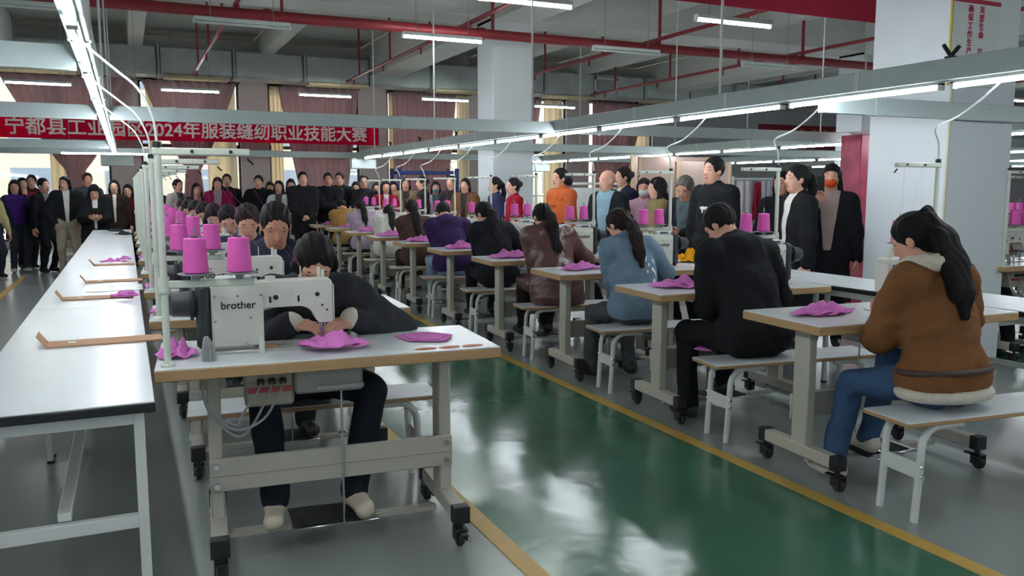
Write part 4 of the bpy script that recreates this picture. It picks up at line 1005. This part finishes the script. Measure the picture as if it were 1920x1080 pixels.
# left row, facing the camera
j1 = worker('L', 0, 'woman in charcoal jacket bent over the front brother machine', top='35363b', bottom='20262f', shoes='c9bda9', sole='b0a28c', hair='plain', lean=27, bow=16, lod=0, bulk=.026, H=1.60, lx=.655, jacket=1, cuff='ddd5c8', collar=.5,
            splay=.4, hands=(V3(-.165, .35, .862), V3(.115, .36, .858)), hdir=((.9, .45, -.28), (-.95, .35, -.22)), poles=(V3(-.9, -.35, -.35), V3(.9, -.35, -.35)), feet=(V3(-.12, .50, .185), V3(.20, .51, .185)))
worker('L', 1, 'man in navy jacket with short black hair behind the front woman', top='2a3040', bottom='24272e', hair='short', male=1, lean=14, bow=14, lod=0, bulk=.024, H=1.68, skin=M_skin2)
worker('L', 2, 'worker with brown hair in dark blue top, third in the left row', top='343c4c', bottom='24272e', hair='pony', hmat=M_hairb, lean=16, bow=16, lod=1, H=1.68)
worker('L', 3, 'worker in brown fluffy jacket, fourth in the left row', top='6a4630', bottom='24272e', hair='short', lean=20, bow=18, lod=1, H=1.66)
worker('L', 4, 'dark haired worker in grey, fifth in the left row', top='3c3d42', bottom='24272e', hair='bob', lean=20, bow=18, lod=2, H=1.64)
worker('L', 5, 'dark haired worker in black, sixth in the left row', top='27282c', bottom='24272e', hair='bun', lean=20, bow=18, lod=2, H=1.62)
worker('L', 6, 'worker in cream hooded jacket, seventh in the left row', top='cfc8b8', bottom='24272e', hair='pony', lean=20, bow=18, lod=2, H=1.62, hood=1)
worker('L', 7, 'worker in dark green, eighth in the left row', top='2c3a34', bottom='24272e', hair='bob', lean=20, bow=18, lod=2, H=1.62)
worker('L', 8, 'worker in plum, last in the left row', top='4a2a3a', bottom='24272e', hair='bun', lean=20, bow=18, lod=2, H=1.62)
# ------------------------------------------------------------------ standing people
CAMYAW = -YAW
def stand(px, pytop, depth, label, turn=0, arms='down', **kw):
    """px, pytop: where the top of the head shows; depth: metres along the view; turn: degrees away from facing the camera (positive = to picture left)"""
    p = at_d(px, pytop, depth); H = p.z; kw.setdefault('lod', 2 if depth > 11 else 1)
    look = math.atan2(-p.y, -p.x)-math.pi/2        # local +Y towards the camera
    rz = look-R(turn); s = H/1.65
    z = lambda v: v*s
    if arms == 'cross': kw.update(hands=(V3(.10, .20, z(1.13)), V3(-.10, .23, z(1.10))), poles=(V3(-1, .1, -.5), V3(1, .1, -.5)), hdir=((1, .1, .1), (-1, .1, .1)), hback=((0, 1, .2), (0, 1, .2)))
    elif arms == 'front': kw.update(hands=(V3(-.05, .22, z(.93)), V3(.06, .23, z(.95))), hdir=((.8, .5, -.2), (-.8, .5, -.2)), hback=((0, .6, 1), (0, .6, 1)), htype='grip')
    elif arms == 'phone': kw.update(hands=(V3(-.06, .29, z(1.06)), V3(.07, .28, z(1.06))), hdir=((.4, .9, .3), (-.4, .9, .3)), hback=((-.5, .2, -1), (.5, .2, -1)), htype='grip'); kw.setdefault('head', (28, 0))
    elif arms == 'photo': kw.update(hands=(V3(-.25, .05, z(.80)), V3(.10, .22, z(1.33))), hdir=((0, .1, -1), (-.25, .1, 1)), hback=((-1, 0, 0), (.2, -1, 0)), htype=('relax', 'grip'), poles=(V3(-.6, -.5, -.4), V3(.8, -.2, -1)))
    elif arms == 'pocket': kw.update(hands=(V3(-.19, .10, z(.90)), V3(.19, .10, z(.90))), poles=(V3(-1, -.6, 0), V3(1, -.6, 0)))
    elif arms == 'mouth': kw.update(hands=(V3(-.25, .05, z(.80)), V3(.03, .18, z(1.36))), hdir=((0, .1, -1), (-.3, -.1, 1)), hback=((-1, 0, 0), (.1, 1, 0)), htype='grip')
    return person(label, (p.x, p.y), rz, H=H, **kw), p
def hold_phone(info, label, x, y, z, rx=50):
    r = info['root']; q = Matrix.Rotation(r.rotation_euler.z, 4, 'Z') @ Vector((x, y, z)); t = thing('phone', label, 'phone', (r.location.x+q.x, r.location.y+q.y, q.z), r.rotation_euler.z)
    Mx = Matrix.Rotation(R(rx), 4, 'X'); MB().box(-.037, .037, -.078, .078, -.004, .004, .003, M=Mx).obj('phone_case', M_black, t); MB().box(-.034, .034, -.074, .074, .004, .0048, M=Mx).obj('screen', mat('phone_screen', '20242a', .1), t)
BK = '1d1e22'
stand(-24, 352, 13.0, 'person in pale yellow jacket cut by the left picture edge', -20, top='b9ac7c', bottom='2a2f3b', hair='bob')
stand(27, 343, 13.9, 'woman in purple sweater and long navy vest with white shoes', -15, top='28303f', inner='4a2a7a', iw=.13, bottom='3a3d44', shoes='d8d8d4', hair='bob', coat=.62, head=(0, -20))
stand(41, 338, 14.6, 'person with long dark hair behind the purple sweater woman', -15, top='7a1f36', bottom='202126', hair='long', arms='mouth')
stand(59, 333, 15.3, 'man in dark red jacket second row at the far left', -10, top='54202a', bottom='24262b', hair='short', male=1, head=(0, -20))
stand(79, 341, 13.9, 'person in black coat over grey vest looking right', -40, top=BK, inner='77787a', bottom='1e1f22', hair='short', male=1, coat=.60)
stand(122, 336, 13.4, 'woman in black padded jacket, white turtleneck and cream trousers', 0, top='1f2124', inner='dcd9d2', iw=.035, bottom='a79d8c', shoes='b9b1a3', hair='long', bulk=.04, head=(0, -25), arms='pocket')
stand(163, 329, 14.9, 'tall man in slate coat behind the phone woman', -10, top='3a4048', bottom='24262b', hair='short', male=1, skin=M_skin2)
n_, _ = stand(176, 350, 13.2, 'woman in black padded coat looking down at her phone', 0, arms='phone', top='1c1d21', inner='e2dfd8', iw=.03, bottom='1d1e22', hair='bob', bulk=.045, coat=.45)
hold_phone(n_, 'dark phone in the hands of the padded coat woman', 0, .37, 1.05)
stand(214, 343, 14.6, 'woman with long hair in dark brown coat and white scarf', 5, top='30241f', inner='cfc9bf', iw=.022, bottom='222226', hair='long', coat=.42)
stand(240, 352, 15.0, 'person in maroon coat behind the thread stand poles', 10, top='551a20', bottom='222226', hair='bob', coat=.55)
stand(290, 345, 15.2, 'person in dark coat behind the front thread stand', 20, top='25242a', bottom='222226', hair='long')
stand(332, 341, 15.0, 'woman in cream coat with hair tied back', -35, top='b9b4a8', inner='4a4a4c', bottom='222226', hair='bun')
stand(368, 349, 15.0, 'woman in dark coat under the knotted curtain', -15, top='2b2527', inner='a98a86', bottom='222226', hair='bob')
stand(408, 337, 14.8, 'woman in magenta vest with grey sleeves', 5, top='7d1440', inner='8d7f85', iw=.05, bottom='222226', hair='bob', bulk=.03)
stand(425, 331, 15.6, 'man in black behind the magenta vest woman', 0, top=BK, bottom='1d1e22', hair='short', male=1)
stand(485, 334, 15.2, 'man in black jacket standing before the second wall pier', 10, top=BK, bottom='1d1e22', hair='short', male=1, arms='pocket', bulk=.03)
stand(506, 346, 15.9, 'short person half hidden before the second wall pier', 0, top='3a3330', bottom='1d1e22', hair='bob')
stand(523, 344, 15.0, 'woman in long white coat with dark hair', 10, top='c9cac6', inner='55524e', bottom='222226', hair='long', coat=.5)
stand(545, 340, 15.6, 'person in black half hidden behind the spectacled man', 0, top=BK, bottom='1d1e22', hair='bob')
stand(567, 327, 14.3, 'man in long black jacket holding his hands in front', -10, top='202124', bottom='1a1b1e', hair='short', male=1, arms='front', coat=.62, bulk=.035)
stand(615, 329, 14.7, 'man in black jacket with crossed arms', 0, top='1e1f23', bottom='1a1b1e', hair='short', male=1, arms='cross', bulk=.035, skin=M_skin2)
stand(637, 328, 15.4, 'man in black jacket behind the crossed arms man', 15, top='232427', bottom='1a1b1e', hair='short', male=1, bulk=.03)
stand(667, 346, 15.9, 'person in dark red top before the third wall pier', 0, top='6a1626', bottom='1d1e22', hair='bob')
stand(682, 333, 15.0, 'man in black shirt with a pink mark on it', 0, top='25262a', bottom='1a1b1e', hair='short', male=1, pmat=cloth('c07a98'), paint=lambda x, y, z: (y > .05) & (abs(x+.04) < .035) & (abs(z-.06) < .07))
stand(706, 347, 15.7, 'person in dark top behind a thread stand', 0, top='3a2a30', bottom='1d1e22', hair='bob')
stand(723, 344, 14.8, 'woman in red jacket with white collar', -5, top='8e1526', inner='d8d4d0', iw=.03, bottom='1d1e22', hair='bob')
stand(738, 346, 16.2, 'person in brown behind the red jacket woman', 0, top='4a3a36', bottom='1d1e22', hair='long')
stand(760, 338, 15.1, 'woman in beige coat left of the blue rack upright', -5, top='8a7358', inner='3c332e', bottom='2a2422', hair='long', bulk=.03)
stand(793, 335, 14.7, 'woman in black jacket seen in profile by the blue rack', 75, top='212126', bottom='1a1b1e', hair='bun')
stand(817, 345, 15.4, 'woman in lilac jacket and teal scarf', 0, top='b29cb2', inner='3f5a5c', iw=.05, bottom='2a2c36', hair='bob', mask='6f8a8a')
stand(847, 334, 13.9, 'woman with long hair in dark plum coat', 25, top='33262a', bottom='1d1e22', hair='long')
stand(873, 340, 13.7, 'woman in camel brown coat with long dark hair', 20, top='6b4a2c', inner='2a2a30', iw=.04, bottom='26262a', hair='long', bulk=.03)
stand(930, 338, 12.4, 'woman in navy and purple jacket looking left', 70, top='2e2d4c', bottom='1d1e22', hair='pony')
stand(965, 340, 11.8, 'woman in red track jacket looking left', 70, top='8a1224', bottom='1d1e22', hair='bun')
stand(1053, 323, 10.6, 'man in orange sweatshirt and black vest with tied hair', 55, top='b4582c', bottom='26272c', hair='pony', male=1, tail=.06, bulk=.03, pmat=cloth('8a3a18'), paint=lambda x, y, z: (y > .06) & (abs(x) < .07) & (abs(z-.04) < .018))
stand(1142, 328, 9.5, 'bald man in black jacket over a light blue shirt', 35, top='1d1e22', inner='7d9aa6', iw=.075, bottom='1c1d20', hair=None, male=1, head=(0, -18), coat=.66, bulk=.03)
stand(1172, 319, 10.0, 'woman in navy jacket with tied hair looking left', 65, top='23263a', inner='b9ad98', bottom='1d1e22', hair='bun', bulk=.02)
stand(1208, 343, 9.8, 'person in pale pink jacket with a lowered white mask', 5, top='c7a1ac', bottom='3a3a40', hair='bob', bulk=.03, mask='cdd3d6')
stand(1236, 342, 9.1, 'woman in olive coat with short bobbed hair looking left', 75, top='7d7049', bottom='2a2a2c', hair='bob', coat=.5, bulk=.03)
n_, _ = stand(1293, 337, 8.4, 'grey haired man in black jacket reading a phone', 30, arms='phone', top='1f2024', inner='4d5a5e', iw=.07, bottom='1b1c1f', hair='short', hmat=M_hairg, male=1, coat=.62, bulk=.028, skin=M_skin2)
hold_phone(n_, 'black phone held by the grey haired man', 0, .37, 1.02)
stand(1342, 304, 7.6, 'tall man in black sweatshirt with white and red print', 45, top='1c1d20', bottom='1b1c1f', hair='short', male=1, bulk=.03, pmat=cloth('c9ccd2'), paint=lambda x, y, z: (y > .06) & (abs(x) < .05) & (abs(z-.05) < .035) & (np.sin(x*130)+np.sin(z*120) > -.2))
stand(1468, 331, 8.2, 'woman with long hair in black coat behind the profile woman', 20, top='1e1f22', bottom='1b1c1f', hair='long', coat=.5, bulk=.02)
stand(1500, 319, 7.0, 'woman in long black coat and white top looking left', 62, top='1b1c1f', inner='d6d2cb', iw=.04, bottom='1a1b1d', hair='pony', coat=.42, tail=.14, bulk=.022)
n_, _ = stand(1560, 316, 7.4, 'woman in orange mask and black coat raising a phone', 5, arms='photo', top='1d1e22', inner='a8938d', iw=.06, bottom='1a1b1d', hair='bob', coat=.42, bulk=.025, mask='d2562c')
hold_phone(n_, 'orange backed phone raised by the masked woman', .07, .245, 1.445, 80)
# ------------------------------------------------------------------ things at the back and on the right
M_blue = mat('blue_rack_paint', '2c3f7e', .45)
pa, pb = at_d(748, 315, 16.4), at_d(876, 316, 16.4)
rk = thing('storage_rack', 'blue metal storage rack in front of the straight curtain', 'rack', (pa.x, pa.y, 0)); wx = (pb.x-pa.x)
for x in (0, wx):
    for y in (0, .5):
        u = MB().box(x-.035, x+.035, y-.03, y+.03, 0, pa.z, .004).obj('upright', M_blue, rk)
        for z in np.arange(.3, pa.z, .12): MB().box(x-.012, x+.012, y-.032, y-.029, z, z+.05).obj('slot', M_black, u)
for z in (.5, 1.2, pa.z-.12):
    for y in (0, .5): MB().box(.035, wx-.035, y-.02, y+.02, z, z+.07, .004).obj('beam', M_blue, rk)
    MB().box(.03, wx-.03, .02, .48, z+.06, z+.075).obj('shelf_deck', M_tan, rk)
# white board on a stand
p = at_d(1098, 352, 12.2); wbd = thing('white_board', 'white board on a metal stand behind the orange sweatshirt man', 'board', (p.x, p.y, 0), -YAW)
MB().box(-.34, .5, -.015, .015, .95, 1.42, .004).obj('board_panel', M_white, wbd)
for x in (-.34, .5): MB().box(x-.015, x+.015, -.02, .02, 0, 1.5, .003).obj('post', M_chrome, wbd); MB().box(x-.02, x+.02, -.25, .25, 0, .03, .003).obj('foot', M_chrome, wbd)
MB().box(-.34, .5, -.02, .02, 1.46, 1.5, .003).obj('top_rail', M_chrome, wbd)
# beige partition boards
for i, (px, d, w_, h_) in enumerate(((1262, 14.5, 1.3, 1.95), (1318, 14.0, 1.0, 1.85), (1225, 15.2, .9, 2.0))):
    p = at_d(px, 352, d); t = thing('board_panel', ['wide', 'right hand', 'left hand'][i]+' beige board leaning behind the grey haired man', 'board', (p.x, p.y, 0), -YAW*.5, 'beige boards')
    MB().box(-w_/2, w_/2, -.02, .02, .02, h_, .004).obj('sheet', mat('beige_board', 'b59e92', .7), t)
    for x in (-w_/2, w_/2-.05): MB().box(x, x+.05, -.03, .03, 0, h_, .003).obj('batten', mat('batten_wood', 'cbb08c', .6), t)
# garment rail with hanging clothes
p = at_d(1415, 352, 9.6); gr_ = thing('garment_rail', 'white garment rail behind the tall man', 'rail', (p.x, p.y, 0), -YAW)
for x in (-.25, .65):
    MB().cyl((x, 0, .03), (x, 0, 1.55), .013, 8).obj('post', M_bench, gr_); MB().box(x-.015, x+.015, -.25, .25, 0, .03).obj('foot', M_bench, gr_)
MB().cyl((-.25, 0, 1.52), (.65, 0, 1.52), .013, 8).obj('top_bar', M_bench, gr_)
def garment(label, dx, w_, z0, z1, m, seed):
    q = Matrix.Rotation(-YAW, 4, 'Z') @ Vector((dx, -.01, 0)); n = 12; V = []; F = []; r = random.Random(seed)
    for k in range(n+1):
        for i in range(n+1):
            u, t = i/n-.5, k/n; V.append((u*w_*(.7+.3*(1-t)), .03*math.sin(u*14+seed)*(1-t*.6), z0+(z1-z0)*t))
    for k in range(n):
        for i in range(n): F.append((k*(n+1)+i, k*(n+1)+i+1, (k+1)*(n+1)+i+1, (k+1)*(n+1)+i))
    mb = MB(); mb.add(V, F); o = mb.obj('garment', m); md = o.modifiers.new('t', 'SOLIDIFY'); md.thickness = .03; md.offset = 0
    o.location = (p.x+q.x, p.y+q.y, 0); o.rotation_euler = (0, 0, -YAW); tag(o, label, 'garment', 'garments on the rail')
garment('white hanging garment on the garment rail', -.12, .22, .75, 1.5, cloth('c9c8cc'), 1)
garment('dark red hanging garment on the garment rail', .03, .08, 1.05, 1.48, cloth('8e1a2c'), 2)
garment('pale grey hanging garment on the garment rail', .14, .16, .8, 1.5, cloth('b9bcc0'), 3)
garment('bright green cloth hanging on the garment rail', .43, .26, 1.18, 1.42, cloth('5fc43c'), 4)
garment('white cloth hanging low on the garment rail', .42, .34, .75, 1.16, cloth('d2d4d2'), 5)
# stations right of the pillar
for i, (px, py, lb) in enumerate(((1886, 500, 'the magenta jacket woman'), (1885, 452, 'the second pillar side worker'))):
    q = at_z(px, py, TH); x0, y0 = q.x+TW, q.y+TD
    dup(T0, (x0, y0, 0), math.pi, 'white sewing table of '+lb, 'sewing tables'); dup(S0, (x0, y0, 0), math.pi, 'ivory sewing machine of '+lb, 'sewing machines'); dup(ST0, (x0, y0, 0), math.pi, 'cream thread stand of '+lb, 'thread stands')
    for j, sx in enumerate(SPX):
        o = dup(SP0, (x0-sx, y0-.505, 1.124), 0, 'pink thread spool '+['by the pole', 'away from the pole'][j]+' on the stand of '+lb, 'pink thread spools')
    dup(B0, (x0-.06, y0+.40, 0), math.pi, 'white bench of '+lb, 'benches')
    person(['woman in magenta jacket sewing beyond the white pillar', 'woman in dark jacket sewing behind the magenta jacket woman'][i], (x0-.75, y0+.27), math.pi, sit=.45, hands=(V3(-.06, .36, .87), V3(.12, .36, .87)), lean=12, head=(8, 0), top=['9a1450', '2a2a30'][i], hair='long', group=GW, lod=1)
# bits on the second bench and a tangle of pins
q = at_z(1490, 637, .452); sc2 = thing('scissors', 'orange handled scissors on the bench beside the black hoodie man', 'scissors', (q.x, q.y, .4525), -.4)
me = MB()
for s_ in (-1, 1): me.tube([(.035*math.cos(a)*1.1-.05, s_*.022+.018*math.sin(a), .004) for a in np.linspace(0, 6.28, 14)], .005, 6)
me.obj('handle', mat('scissor_handle', 'd0882a', .4), sc2); MB().prism([(-.01, 0), (.13, .004), (-.01, .008)], -.006, .006).obj('blade', M_chrome, sc2)
